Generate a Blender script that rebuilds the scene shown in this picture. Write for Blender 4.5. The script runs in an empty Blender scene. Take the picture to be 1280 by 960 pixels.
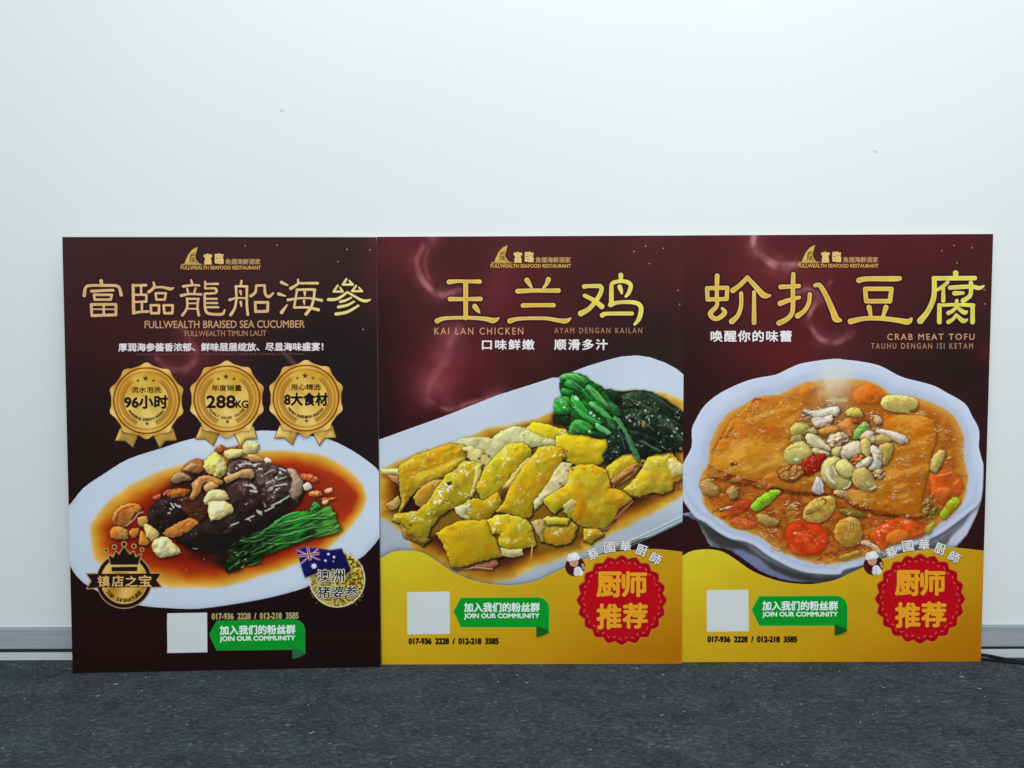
import bpy, bmesh, math, random
import numpy as np
from mathutils import Matrix, Vector

scene = bpy.context.scene
R = math.radians

# ------------------------------------------------------------------ camera
F_PX = 1000.0                      # focal length in pixels of a 1280 px wide picture
CAM = np.array([-0.014574, -1.569468, 0.670712])
PITCH, YAW, ROLL = 0.0742881, -0.0037977, 0.0040967
fwd = np.array([math.sin(YAW)*math.cos(PITCH), math.cos(YAW)*math.cos(PITCH), -math.sin(PITCH)])
rgt0 = np.array([math.cos(YAW), -math.sin(YAW), 0.0])
dwn0 = np.cross(fwd, rgt0)
rgt = rgt0*math.cos(ROLL) + dwn0*math.sin(ROLL)
dwn = -rgt0*math.sin(ROLL) + dwn0*math.cos(ROLL)
cd = bpy.data.cameras.new('camera')
cam = bpy.data.objects.new('camera', cd)
scene.collection.objects.link(cam)
cd.sensor_width = 36.0
cd.lens = 36.0*F_PX/1280.0
cd.clip_start, cd.clip_end = 0.02, 200.0
M = Matrix((( rgt[0], -dwn[0], -fwd[0], CAM[0]),
            ( rgt[1], -dwn[1], -fwd[1], CAM[1]),
            ( rgt[2], -dwn[2], -fwd[2], CAM[2]), (0, 0, 0, 1)))
cam.matrix_world = M
scene.camera = cam

# ------------------------------------------------------------------ world, lamps, exposure
w = bpy.data.worlds.new('World'); scene.world = w; w.use_nodes = True
bg = w.node_tree.nodes['Background']
bg.inputs['Color'].default_value = (0.89, 0.97, 1.0, 1); bg.inputs['Strength'].default_value = 0.56
def area(name, loc, rot, sx, sy, power, col):
    ld = bpy.data.lights.new(name, 'AREA'); ld.shape = 'RECTANGLE'; ld.size = sx; ld.size_y = sy
    ld.energy = power; ld.color = col
    o = bpy.data.objects.new(name, ld); scene.collection.objects.link(o)
    o.location = loc; o.rotation_euler = rot
    return o
area('ceiling_light', (0.35, -1.25, 3.0), (R(14), 0, 0), 2.6, 1.2, 43.0, (0.955, 0.992, 1.0))
area('ceiling_light', (0.5, -3.6, 2.9), (R(48), 0, R(4)), 2.4, 1.2, 92.0, (0.955, 0.992, 1.0))
scene.view_settings.view_transform = 'Standard'
scene.view_settings.look = 'None'
scene.view_settings.exposure = 0.0
scene.view_settings.gamma = 1.0
PRINT_GAIN = 1.04                  # albedo of the prints for a given shade in the photograph

# ------------------------------------------------------------------ helpers
def link(name, me, mat=None, parent=None):
    o = bpy.data.objects.new(name, me); scene.collection.objects.link(o)
    if mat: me.materials.append(mat)
    if parent: o.parent = parent
    return o
def tag(o, label=None, cat=None, group=None, kind=None):
    if label: o['label'] = label
    if cat: o['category'] = cat
    if group: o['group'] = group
    if kind: o['kind'] = kind
    return o
def box_mesh(name, x0, x1, y0, y1, z0, z1, bev=0.0):
    bm = bmesh.new()
    r = bmesh.ops.create_cube(bm, size=1.0)
    for v in bm.verts:
        v.co = Vector(((x0+x1)/2+v.co.x*(x1-x0), (y0+y1)/2+v.co.y*(y1-y0), (z0+z1)/2+v.co.z*(z1-z0)))
    if bev: bmesh.ops.bevel(bm, geom=bm.edges[:], offset=bev, segments=2, affect='EDGES')
    me = bpy.data.meshes.new(name); bm.to_mesh(me); bm.free()
    return me
def material(name):
    m = bpy.data.materials.new(name); m.use_nodes = True
    nt = m.node_tree; b = nt.nodes['Principled BSDF']
    return m, nt, b
def N(nt, t, **kw):
    n = nt.nodes.new(t)
    for k, v in kw.items(): setattr(n, k, v)
    return n

# ------------------------------------------------------------------ materials
m_wall, nt, b = material('painted_panel')
tc = N(nt, 'ShaderNodeTexCoord'); nz = N(nt, 'ShaderNodeTexNoise'); nz.inputs['Scale'].default_value = 1.3
nz.inputs['Detail'].default_value = 3
rp = N(nt, 'ShaderNodeValToRGB')
rp.color_ramp.elements[0].position = .3; rp.color_ramp.elements[0].color = (.745, .775, .785, 1)
rp.color_ramp.elements[1].position = .7; rp.color_ramp.elements[1].color = (.775, .80, .805, 1)
nt.links.new(tc.outputs['Object'], nz.inputs['Vector']); nt.links.new(nz.outputs['Fac'], rp.inputs['Fac'])
nt.links.new(rp.outputs['Color'], b.inputs['Base Color'])
b.inputs['Roughness'].default_value = .55; b.inputs['Specular IOR Level'].default_value = .25
n2 = N(nt, 'ShaderNodeTexNoise'); n2.inputs['Scale'].default_value = 260
bp = N(nt, 'ShaderNodeBump'); bp.inputs['Strength'].default_value = .04; bp.inputs['Distance'].default_value = .001
nt.links.new(tc.outputs['Object'], n2.inputs['Vector']); nt.links.new(n2.outputs['Fac'], bp.inputs['Height'])
nt.links.new(bp.outputs['Normal'], b.inputs['Normal'])

m_alu, nt, b = material('brushed_aluminium')
tc = N(nt, 'ShaderNodeTexCoord'); mp = N(nt, 'ShaderNodeMapping'); mp.inputs['Scale'].default_value = (3, 60, 220)
nz = N(nt, 'ShaderNodeTexNoise'); nz.inputs['Scale'].default_value = 1.0; nz.inputs['Detail'].default_value = 4
rp = N(nt, 'ShaderNodeValToRGB')
rp.color_ramp.elements[0].position = .3; rp.color_ramp.elements[0].color = (.37, .43, .47, 1)
rp.color_ramp.elements[1].position = .75; rp.color_ramp.elements[1].color = (.56, .62, .66, 1)
nt.links.new(tc.outputs['Object'], mp.inputs['Vector']); nt.links.new(mp.outputs['Vector'], nz.inputs['Vector'])
nt.links.new(nz.outputs['Fac'], rp.inputs['Fac']); nt.links.new(rp.outputs['Color'], b.inputs['Base Color'])
b.inputs['Metallic'].default_value = .35; b.inputs['Roughness'].default_value = .42

m_strip, nt, b = material('white_floor_strip')
b.inputs['Base Color'].default_value = (.58, .62, .63, 1); b.inputs['Roughness'].default_value = .5
m_dark, nt, b = material('dark_gap')
b.inputs['Base Color'].default_value = (.012, .018, .025, 1); b.inputs['Roughness'].default_value = .7
m_rubber, nt, b = material('black_rubber')
b.inputs['Base Color'].default_value = (.006, .007, .010, 1); b.inputs['Roughness'].default_value = .75; b.inputs['Specular IOR Level'].default_value = .15
m_scuff, nt, b = material('grey_scuff')
b.inputs['Base Color'].default_value = (.64, .68, .69, 1); b.inputs['Roughness'].default_value = .8
m_lint, nt, b = material('white_lint')
b.inputs['Base Color'].default_value = (.26, .28, .29, 1); b.inputs['Roughness'].default_value = .9

m_foam, nt, b = material('white_foam_board')
nz = N(nt, 'ShaderNodeTexNoise'); nz.inputs['Scale'].default_value = 400
b.inputs['Base Color'].default_value = (.30, .28, .27, 1); b.inputs['Roughness'].default_value = .7

m_print, nt, b = material('satin_print')
at = N(nt, 'ShaderNodeAttribute'); at.attribute_name = 'ink'
nt.links.new(at.outputs['Color'], b.inputs['Base Color'])
tc = N(nt, 'ShaderNodeTexCoord'); nz = N(nt, 'ShaderNodeTexNoise'); nz.inputs['Scale'].default_value = 9
mr = N(nt, 'ShaderNodeMapRange'); mr.inputs['To Min'].default_value = .38; mr.inputs['To Max'].default_value = .5
nt.links.new(tc.outputs['Object'], nz.inputs['Vector']); nt.links.new(nz.outputs['Fac'], mr.inputs['Value'])
nt.links.new(mr.outputs['Result'], b.inputs['Roughness'])
b.inputs['Specular IOR Level'].default_value = .10

m_carpet, nt, b = material('needle_felt_carpet')
tc = N(nt, 'ShaderNodeTexCoord')
def noise(scale, detail, rough=.6, sx=1, sy=1, dist=0):
    mp = N(nt, 'ShaderNodeMapping'); mp.inputs['Scale'].default_value = (sx, sy, 1)
    n = N(nt, 'ShaderNodeTexNoise'); n.inputs['Scale'].default_value = scale
    n.inputs['Detail'].default_value = detail; n.inputs['Roughness'].default_value = rough
    n.inputs['Distortion'].default_value = dist
    nt.links.new(tc.outputs['Object'], mp.inputs['Vector']); nt.links.new(mp.outputs['Vector'], n.inputs['Vector'])
    return n
fine = noise(135, 5, .70, .75, 1.25, .8)
rp = N(nt, 'ShaderNodeValToRGB'); e = rp.color_ramp.elements
e[0].position = .34; e[0].color = (.021, .028, .036, 1)
e[1].position = .53; e[1].color = (.044, .053, .061, 1)
q = e.new(.63); q.color = (.078, .091, .101, 1)
q = e.new(.74); q.color = (.20, .22, .23, 1)
nt.links.new(fine.outputs['Fac'], rp.inputs['Fac'])
big = noise(16, 6, .68, .8, 1.2, .5)
mr = N(nt, 'ShaderNodeMapRange'); mr.inputs['From Min'].default_value = .25; mr.inputs['From Max'].default_value = .75
mr.inputs['To Min'].default_value = .58; mr.inputs['To Max'].default_value = 1.40
nt.links.new(big.outputs['Fac'], mr.inputs['Value'])
mx = N(nt, 'ShaderNodeVectorMath', operation='SCALE')
nt.links.new(rp.outputs['Color'], mx.inputs[0]); nt.links.new(mr.outputs['Result'], mx.inputs['Scale'])
nt.links.new(mx.outputs['Vector'], b.inputs['Base Color'])
b.inputs['Roughness'].default_value = .95; b.inputs['Specular IOR Level'].default_value = .1
bp = N(nt, 'ShaderNodeBump'); bp.inputs['Strength'].default_value = .8; bp.inputs['Distance'].default_value = .004
nt.links.new(fine.outputs['Fac'], bp.inputs['Height']); nt.links.new(bp.outputs['Normal'], b.inputs['Normal'])

# ------------------------------------------------------------------ floor, wall, base rail, cable
bm = bmesh.new()
bmesh.ops.create_grid(bm, x_segments=2, y_segments=2, size=6.0)
bmesh.ops.translate(bm, verts=bm.verts, vec=(0, -5.7, 0))
me = bpy.data.meshes.new('floor'); bm.to_mesh(me); bm.free()
tag(link('floor', me, m_carpet), 'dark blue grey felt carpet floor in front of the posters', 'carpet', kind='structure')
rng = random.Random(4)
bm = bmesh.new()
for k in range(95):
    x, y = rng.uniform(-1.1, 1.1), -.04-.62*rng.random()**1.1
    L, wd, a = rng.uniform(.0014, .0045), rng.uniform(.0004, .0009), rng.uniform(0, math.pi)
    if rng.random() < .5: L *= .45
    c, s = math.cos(a), math.sin(a); z = .0022
    lo = [(-L, -wd, 0), (L, -wd, 0), (L, wd, 0), (-L, wd, 0), (-L*.8, 0, .0011), (L*.8, 0, .0011)]
    V = [bm.verts.new((x+p[0]*c-p[1]*s, y+p[0]*s+p[1]*c, z+p[2])) for p in lo]
    for f in ((0, 1, 5, 4), (2, 3, 4, 5), (1, 2, 5), (3, 0, 4)): bm.faces.new([V[i] for i in f])
me = bpy.data.meshes.new('carpet_lint'); bm.to_mesh(me); bm.free()
tag(link('carpet_lint', me, m_lint), 'scattered specks of pale lint on the dark carpet', 'lint', kind='stuff')

wall = link('wall', box_mesh('wall', -4, 4, 0, .05, .0655, 3.4), m_wall)
tag(wall, 'plain white exhibition wall panel standing behind the three posters', 'wall')
link('base_rail', box_mesh('base_rail', -4, 4, -.004, .05, .0215, .0645, .0012), m_alu, wall)
link('rail_gap', box_mesh('rail_gap', -4, 4, .003, .05, 0.0, .0214), m_dark, wall)
bm = bmesh.new()      # the low white strip is not quite parallel to the rail
def zt(x): return .0112+.0028*(x+1)
vs = [bm.verts.new(p) for p in ((-4, -.006, 0), (4, -.006, 0), (4, -.006, zt(1.2)), (-4, -.006, zt(-1.2)),
                               (-4, .002, 0), (4, .002, 0), (4, .002, zt(1.2)), (-4, .002, zt(-1.2)))]
for f in ((0, 1, 2, 3), (5, 4, 7, 6), (3, 2, 6, 7), (4, 0, 3, 7), (1, 5, 6, 2)): bm.faces.new([vs[i] for i in f])
me = bpy.data.meshes.new('floor_strip'); bm.to_mesh(me); bm.free()
link('floor_strip', me, m_strip, wall)
def blob(name, x, z, rx, rz, ang, mat, parent):
    bm = bmesh.new(); vs = []
    for k in range(10):
        a = 2*math.pi*k/10; r = 1+.25*math.sin(3*a+x*9)
        px, pz = rx*r*math.cos(a), rz*r*math.sin(a)
        vs.append(bm.verts.new((x+px*math.cos(ang)-pz*math.sin(ang), -.0006, z+px*math.sin(ang)+pz*math.cos(ang))))
    bm.faces.new(vs)
    me = bpy.data.meshes.new(name); bm.to_mesh(me); bm.free()
    return link(name, me, mat, parent)

def tube(bm, pts, r, seg=8):
    pts = [Vector(p) for p in pts]; rings = []
    for i, p in enumerate(pts):
        t = (pts[min(i+1, len(pts)-1)]-pts[max(i-1, 0)]).normalized()
        s = t.cross(Vector((0, 0, 1))).normalized(); u = s.cross(t)
        rings.append([bm.verts.new(p+r*(s*math.cos(2*math.pi*k/seg)+u*math.sin(2*math.pi*k/seg))) for k in range(seg)])
    for a, c in zip(rings, rings[1:]):
        for k in range(seg): bm.faces.new((a[k], a[(k+1) % seg], c[(k+1) % seg], c[k]))
    bm.faces.new(rings[0]); bm.faces.new(rings[-1][::-1])
def catmull(P, n=6, closed=False):
    P = [np.array(p, float) for p in P]; out = []
    m = len(P)
    rngk = range(m) if closed else range(m-1)
    for i in rngk:
        g = lambda k: P[k % m] if closed else P[min(max(k, 0), m-1)]
        p0, p1, p2, p3 = g(i-1), g(i), g(i+1), g(i+2)
        for j in range(n):
            t = j/n
            out.append(.5*((2*p1)+(-p0+p2)*t+(2*p0-5*p1+4*p2-p3)*t*t+(-p0+3*p1-3*p2+p3)*t**3))
    if not closed: out.append(P[-1])
    return [tuple(float(k) for k in p) for p in out]
bm = bmesh.new()
tube(bm, catmull([(.80, -.013, .012), (.87, -.0165, .0115), (.915, -.018, .0105), (.95, -.026, .0065), (.985, -.034, .0036), (1.06, -.042, .0030), (1.2, -.05, .0030), (1.5, -.05, .003), (2.2, -.07, .003)]), .0034)
tube(bm, catmull([(.80, -.012, .0045), (.88, -.017, .0035), (.93, -.024, .0028), (.985, -.0395, .0028), (1.06, -.0478, .0028), (1.2, -.056, .0028), (1.5, -.057, .0028), (2.2, -.078, .0028)]), .0030)
me = bpy.data.meshes.new('power_cable'); bm.to_mesh(me); bm.free()
for p in me.polygons: p.use_smooth = True
tag(link('power_cable', me, m_rubber), 'thin black double cable on the carpet right of the tofu poster', 'cable')

# ------------------------------------------------------------------ print toolkit: every print is drawn in code
PW, PH = .594, .841
def s2l(c):
    c = np.clip(np.asarray(c, float)/255.0, 0, 1)
    return np.where(c <= .04045, c/12.92, ((c+.055)/1.055)**2.4)
def hash2(ix, iy, seed):
    h = (ix.astype(np.int64)*374761393 + iy.astype(np.int64)*668265263 + seed*1442695041) & 0xffffffff
    h = ((h ^ (h >> 13))*1274126177) & 0xffffffff
    h = h ^ (h >> 16)
    return (h & 0xffff)/65535.0
def vnoise(x, y, seed):
    ix, iy = np.floor(x), np.floor(y); fx, fy = x-ix, y-iy
    fx, fy = fx*fx*(3-2*fx), fy*fy*(3-2*fy)
    a, b_ = hash2(ix, iy, seed), hash2(ix+1, iy, seed); c, d = hash2(ix, iy+1, seed), hash2(ix+1, iy+1, seed)
    return (a*(1-fx)+b_*fx)*(1-fy)+(c*(1-fx)+d*fx)*fy
def fbm(x, y, seed=0, octv=3):
    s, amp, tot = 0, 1.0, 0
    for o in range(octv):
        s = s+amp*vnoise(x*2**o+o*17.3, y*2**o-o*9.1, seed+o*101); tot += amp; amp *= .55
    return s/tot
def sstep(a, b_, x):
    t = np.clip((x-a)/(b_-a), 0, 1); return t*t*(3-2*t)
def poly_sd(P, X, Y):              # > 0 inside
    P = np.asarray(P, float); d2 = np.full(X.shape, 1e18); ins = np.zeros(X.shape, bool)
    Q = np.roll(P, -1, 0)
    for (x0, y0), (x1, y1) in zip(P, Q):
        ex, ey = x1-x0, y1-y0; wx, wy = X-x0, Y-y0
        t = np.clip((wx*ex+wy*ey)/(ex*ex+ey*ey+1e-12), 0, 1)
        d2 = np.minimum(d2, (wx-ex*t)**2+(wy-ey*t)**2)
        if y0 != y1:
            c = ((y0 <= Y) & (Y < y1)) | ((y1 <= Y) & (Y < y0))
            ins ^= c & (X < x0+(Y-y0)*ex/ey)
    d = np.sqrt(d2)
    return np.where(ins, d, -d)
def line_sd(S, X, Y):              # S: list of (x, y, radius); > 0 inside
    best = np.full(X.shape, -1e9)
    S = [tuple(s) for s in S]
    if len(S) == 1: S = S*2
    for (x0, y0, r0), (x1, y1, r1) in zip(S, S[1:]):
        ex, ey = x1-x0, y1-y0; wx, wy = X-x0, Y-y0
        t = np.clip((wx*ex+wy*ey)/(ex*ex+ey*ey+1e-9), 0, 1)
        best = np.maximum(best, r0+(r1-r0)*t-np.hypot(wx-ex*t, wy-ey*t))
    return best
CROPS = {'T1': (98, 340, 10), 'T2': (222, 340, 10), 'T3': (344, 340, 10), 'T4': (540, 335, 9.143), 'T6': (876, 335, 7.111),
         'L': (85, 540, 6.4), 'S': (280, 540, 6.4), 'E': (85, 660, 6.4), 'G': (280, 660, 6.4),
         'P': (470, 520, 6.4), 'Q': (660, 520, 6.4), 'K': (680, 440, 7.111), 'O': (470, 620, 6.4),
         'A': (850, 440, 6.4), 'B': (1040, 440, 6.4), 'C': (850, 580, 6.4), 'D': (1040, 580, 6.4),
         'H': (960, 500, 8.0), 'M': (130, 445, 8.0), 'X': (690, 670, 6.857), 'U': (100, 670, 9.6), 'V': (360, 670, 9.6),
         'Z': (610, 300, 11.636), 'px': (0, 0, 1.0)}
def pt(key, x, y):
    cx, cy, k = CROPS[key]; return (cx+x/k, cy+y/k)
def pts(s):                        # 'K: x,y x,y; L: x,y ...' with the crop letter given once per run
    out = []; key = 'px'
    for tok in s.replace(';', ' ').split():
        if tok.endswith(':'): key = tok[:-1]; continue
        x, y = tok.split(',')[:2]; out.append(pt(key, float(x), float(y)))
    return out

class Poster:
    def __init__(self, x, y, yaw, lean, label, step=.0008):
        self.root = bpy.data.objects.new('poster', None); scene.collection.objects.link(self.root)
        self.root.location = (x, y, 0); self.root.rotation_euler = (-lean, 0, yaw)
        self.root.empty_display_size = .1
        tag(self.root, label, 'poster', 'food posters leaning on the white wall')
        u = np.array([math.cos(yaw), math.sin(yaw), 0]); n = np.array([-math.sin(yaw), math.cos(yaw), 0])
        v = np.array([0, 0, math.cos(lean)])+n*math.sin(lean)
        self.frame = (np.array([x, y, 0.0]), u, v)
        nu, nv = int(round(PW/step))+1, int(round(PH/step))+1
        self.us = np.linspace(0, PW, nu); self.vs = np.linspace(PH, 0, nv)
        self.X, self.Y = self.to_px(*np.meshgrid(self.us, self.vs))
        self.img = np.zeros(self.X.shape+(3,)); self.lab = np.zeros(self.X.shape, np.int32)
        self.labels = [None]; self.zlift = .0003
        c = [(0, 0), (PW, 0), (PW, PH), (0, PH)]
        A = []; B = []
        for (uu, vv) in c:
            px, py = self.to_px(np.array(uu), np.array(vv)); px, py = float(px), float(py)
            A += [[px, py, 1, 0, 0, 0, -uu*px, -uu*py], [0, 0, 0, px, py, 1, -vv*px, -vv*py]]; B += [uu, vv]
        self.h = np.append(np.linalg.solve(np.array(A), np.array(B)), 1).reshape(3, 3)
    def to_px(self, U, V):
        b0, u, v = self.frame
        P = b0+(U[..., None]-PW/2)*u+V[..., None]*v-CAM
        z = P@fwd
        return 640+F_PX*(P@rgt)/z, 480+F_PX*(P@dwn)/z
    def to_uv(self, px, py):
        q = self.h@np.array([px, py, np.ones_like(px)]); return q[0]/q[2], q[1]/q[2]
    def local(self, u, v, lift): return np.stack([u-PW/2, np.full_like(u, -lift), v], -1)
    def win(self, x0, y0, x1, y1, m=6):
        mr, mc = self.X.shape[0]//2, self.X.shape[1]//2
        xs = (self.X[0]+self.X[-1])/2; ys = (self.Y[:, 0]+self.Y[:, -1])/2
        i = np.searchsorted(xs, [x0-m-8, x1+m+8]); j = np.searchsorted(ys, [y0-m-8, y1+m+8])
        return slice(j[0], j[1]), slice(i[0], i[1])
    def new(self, name, parent=0):
        self.labels.append((name, parent)); return len(self.labels)-1
    def put(self, sl, a, col, lab=None):
        a = np.clip(a, 0, 1)[..., None]
        self.img[sl] = self.img[sl]*(1-a)+np.asarray(col, float)*a
        if lab is not None: self.lab[sl] = np.where(a[..., 0] > .5, lab, self.lab[sl])
    def fill(self, P, col, lab=None, aa=.5, smooth=0, grow=0):
        if smooth: P = catmull(P, smooth, True)
        P = np.asarray(P); sl = self.win(*P.min(0), *P.max(0)); d = poly_sd(P, self.X[sl], self.Y[sl])+grow
        self.put(sl, sstep(-aa, aa, d), col, lab); return sl, d
    def line(self, S, col, lab=None, aa=.5, alpha=1.0):
        A = np.asarray(S)
        r = A[:, 2].max(); sl = self.win(*(A[:, :2].min(0)-r), *(A[:, :2].max(0)+r))
        d = line_sd(S, self.X[sl], self.Y[sl]); self.put(sl, alpha*sstep(-aa, aa, d), col, lab)
    def piece(self, P, col, lab=None, puff=5, light=.8, nz=.5, nsc=5.0, spec=0.0, aa=.7, shadow=.55, shr=2.5,
              edge=None, ew=2.0, mottle=.10, col2=None, streak=None, seed=1, smooth=2, grow=0.0, sp_sc=2.0, sp_t=.58, rough=1.0, bevel=1.0):
        if smooth > 1: P = catmull(P, smooth, True)
        P = np.asarray(P); sl = self.win(*P.min(0), *P.max(0), m=10)
        X, Y = self.X[sl], self.Y[sl]
        seed = seed+int(P[0, 0]*7+P[0, 1]*13) % 997
        d = poly_sd(P, X, Y)+grow
        if smooth or lab: d = d+rough*((fbm(X/5.0, Y/5.0, seed+5, 2)-.5)*2.2+(fbm(X/1.9, Y/1.9, seed+6, 1)-.5)*.9)   # an uneven outline
        if shadow:
            ds = np.full_like(d, -30.0); ds[3:, 2:] = d[:-3, :-2]
            sa = shadow*np.maximum(sstep(-shr-.5, 2.0, ds), .55*np.exp(-np.maximum(-d, 0)/.9))*(d < .5)
            self.img[sl] *= 1-sa[..., None]
        a = sstep(-aa, aa, d)
        dp = np.maximum(d, 0)
        h = bevel*.30*(1-np.exp(-dp/1.2))+.42*puff*(1-np.exp(-dp/(puff*.9)))
        h = h+nz*puff*.9*(fbm(X/(nsc*2), Y/(nsc*2), seed, 2)-.5)+nz*.22*(fbm(X/2.6, Y/2.6, seed+3, 2)-.5)
        if streak:
            ang, st, wd, am = streak
            c, s = math.cos(ang), math.sin(ang)
            sn = fbm((X*c+Y*s)/st, (-X*s+Y*c)/wd, seed+9, 3); h = h+am*1.0*(sn-.5)
        gy, gx = np.gradient(h); gx, gy = gx/.52, gy/.52
        nl = np.sqrt(gx*gx+gy*gy+1)
        lam = (gx*.45+gy*.62+.72)/nl
        sh = 1+.9*light*(lam-.72)*np.where(lam < .72, 1, 1.5)
        base = np.asarray(col, float)
        m2 = fbm(X/(nsc*2.2), Y/(nsc*2.2), seed+31, 3)[..., None]
        C = np.broadcast_to(base, X.shape+(3,)).copy()
        if col2 is not None: C = C+(np.asarray(col2, float)-C)*sstep(.40, .62, m2)
        C = C*(1+mottle*(m2-.5)*2.6)
        if streak: C = C*(1+.7*am*(sn-.5)[..., None])
        if edge is not None: C = C+(np.asarray(edge, float)-C)*(np.exp(-dp/ew)*(.55+.45*fbm(X/4, Y/4, seed+8, 1)))[..., None]
        q = P.max(0)-P.min(0); q = ((X-P[:, 0].mean())*.35/max(q[0], 4)+(Y-P[:, 1].mean())*.8/max(q[1], 4))
        C = C*np.clip(sh, .3, 1.6)[..., None]*(1-light*.30*np.clip(q, -.6, .6))[..., None]
        if spec:
            q = fbm(X/sp_sc, Y/sp_sc, seed+77, 2); big = sstep(.52, .68, fbm(X/9, Y/9, seed+78, 2))
            k = sstep(sp_t, sp_t+.12, q)*big*sstep(.62, .80, lam)*sstep(.8, 2.2, d)*spec
            C = C+(np.array([250, 250, 238.])-C)*k[..., None]
        self.put(sl, a, C, lab)
    def photo(self, labs, calm, amp=.5, sharp=.12, seed=3):
        """make the drawn dish look photographed: uneven outlines, crisp local contrast, a little grain"""
        X, Y = self.X, self.Y
        jj, ii = np.nonzero(np.isin(self.lab, labs))
        sl = (slice(jj.min(), jj.max()+1), slice(ii.min(), ii.max()+1))
        x, y = X[sl], Y[sl]; img = self.img[sl]; lab = self.lab[sl]; H_, W_ = lab.shape
        m = np.isin(lab, labs)
        amp = amp*self.soft(m & (lab != calm), 5)
        dx = amp*((fbm(x/8, y/8, seed, 2)-.5)*5.0+(fbm(x/2.6, y/2.6, seed+1, 2)-.5)*2.2)
        dy = amp*((fbm(x/8, y/8, seed+2, 2)-.5)*5.0+(fbm(x/2.6, y/2.6, seed+4, 2)-.5)*2.2)
        J, I = np.meshgrid(np.arange(H_), np.arange(W_), indexing='ij')
        fj = np.clip(J+dy, 0, H_-1.001); fi = np.clip(I+dx, 0, W_-1.001)
        j0, i0 = fj.astype(int), fi.astype(int); tj, ti = (fj-j0)[..., None], (fi-i0)[..., None]
        w_ = (img[j0, i0]*(1-ti)+img[j0, i0+1]*ti)*(1-tj)+(img[j0+1, i0]*(1-ti)+img[j0+1, i0+1]*ti)*tj
        out = np.where(m[..., None], w_, img)
        nl = lab[np.rint(fj).astype(int), np.rint(fi).astype(int)]
        lab2 = np.where(m & (nl > 0), nl, lab)
        b_ = out.copy()
        for k in (1, 2):
            b_[k:-k] = (b_[k:-k]+b_[2*k:]+b_[:-2*k])/3; b_[:, k:-k] = (b_[:, k:-k]+b_[:, 2*k:]+b_[:, :-2*k])/3
        g = (hash2(J, I, seed+9)-.5)*5
        sharpd = np.clip(out+sharp*(out-b_)+g[..., None], 4, 252)
        self.img[sl] = np.where(m[..., None], sharpd, out); self.lab[sl] = lab2
    @staticmethod
    def soft(m, n):
        b_ = m.astype(float)
        for k in range(n):
            b_[1:-1] = (b_[1:-1]+b_[2:]+b_[:-2])/3; b_[:, 1:-1] = (b_[:, 1:-1]+b_[:, 2:]+b_[:, :-2])/3
        return b_
    def under(self, *roots):
        keep = set(roots)
        for k in range(1, len(self.labels)):
            if self.labels[k][1] in keep: keep.add(k)
        return sorted(keep-{roots[0]})
    def shreds(self, P, n, cols, L=(2, 6), wd=(.4, .9), ang=(0, math.pi), lab=None, seed=1, alpha=.9, dark=.35):
        r = random.Random(seed); P = np.asarray(P); lo, hi = P.min(0), P.max(0); k = 0
        while k < n:
            x, y = r.uniform(lo[0], hi[0]), r.uniform(lo[1], hi[1])
            if poly_sd(P, np.array([[x]]), np.array([[y]]))[0, 0] < 0: continue
            k += 1
            a = r.uniform(*ang); l = r.uniform(*L); cv = r.uniform(-.6, .6); w_ = r.uniform(*wd)
            q = [(x+l*(t-.5)*math.cos(a+cv*(t-.5)), y+l*(t-.5)*math.sin(a+cv*(t-.5)), w_*(1-.5*abs(2*t-1))) for t in (0, .33, .66, 1)]
            if dark: self.line([(u_+.5, v_+.8, w2+.3) for u_, v_, w2 in q], (60, 25, 10), lab, .9, dark)
            c = np.array(r.choice(cols), float)*r.uniform(.85, 1.1); self.line(q, np.minimum(c, 250), lab, .6, alpha)
    def spots(self, S, col, lab=None, alpha=.8, aa=.9):
        for x, y, r_ in S: self.line([(x, y, r_)], col, lab, aa, alpha)
    # -------- turn the drawing into flat meshes lying on the board
    def build(self, board):
        lab = self.lab[:-1, :-1]; objs = {0: board}
        nu = len(self.us)
        pend = list(range(1, len(self.labels)))
        for k in pend:
            name, parent = self.labels[k]; lift = self.zlift; full = name == 'dish_picture'
            if full: lift -= .0001
            j, i = np.nonzero(np.isin(lab, [k]+self.under(k)) if full else lab == k)
            par = objs.get(parent, board) if parent else self.root
            if len(j) < 3: objs[k] = par; continue
            a = j*nu+i
            quad = np.stack([a, a+nu, a+nu+1, a+1], 1)
            vid, inv = np.unique(quad, return_inverse=True); inv = inv.reshape(quad.shape)
            vj, vi = vid//nu, vid % nu
            co = self.local(self.us[vi], self.vs[vj], lift)
            objs[k] = flat_mesh(name, co, inv, self.img[vj, vi], par)
        return objs

def flat_mesh(name, co, quads, srgb, parent, mats=None):
    me = bpy.data.meshes.new(name); nq, kk = quads.shape
    me.vertices.add(len(co)); me.vertices.foreach_set('co', co.astype(np.float32).ravel())
    me.loops.add(nq*kk); me.loops.foreach_set('vertex_index', quads.astype(np.int32).ravel())
    me.polygons.add(nq); me.polygons.foreach_set('loop_start', np.arange(0, nq*kk, kk, dtype=np.int32))
    me.update(calc_edges=True)
    at = me.color_attributes.new('ink', 'FLOAT_COLOR', 'POINT')
    c = np.ones((len(co), 4), np.float32); c[:, :3] = np.clip(s2l(srgb)*PRINT_GAIN, .002, .93)
    at.data.foreach_set('color', c.ravel())
    return link(name, me, m_print, parent)

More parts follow.
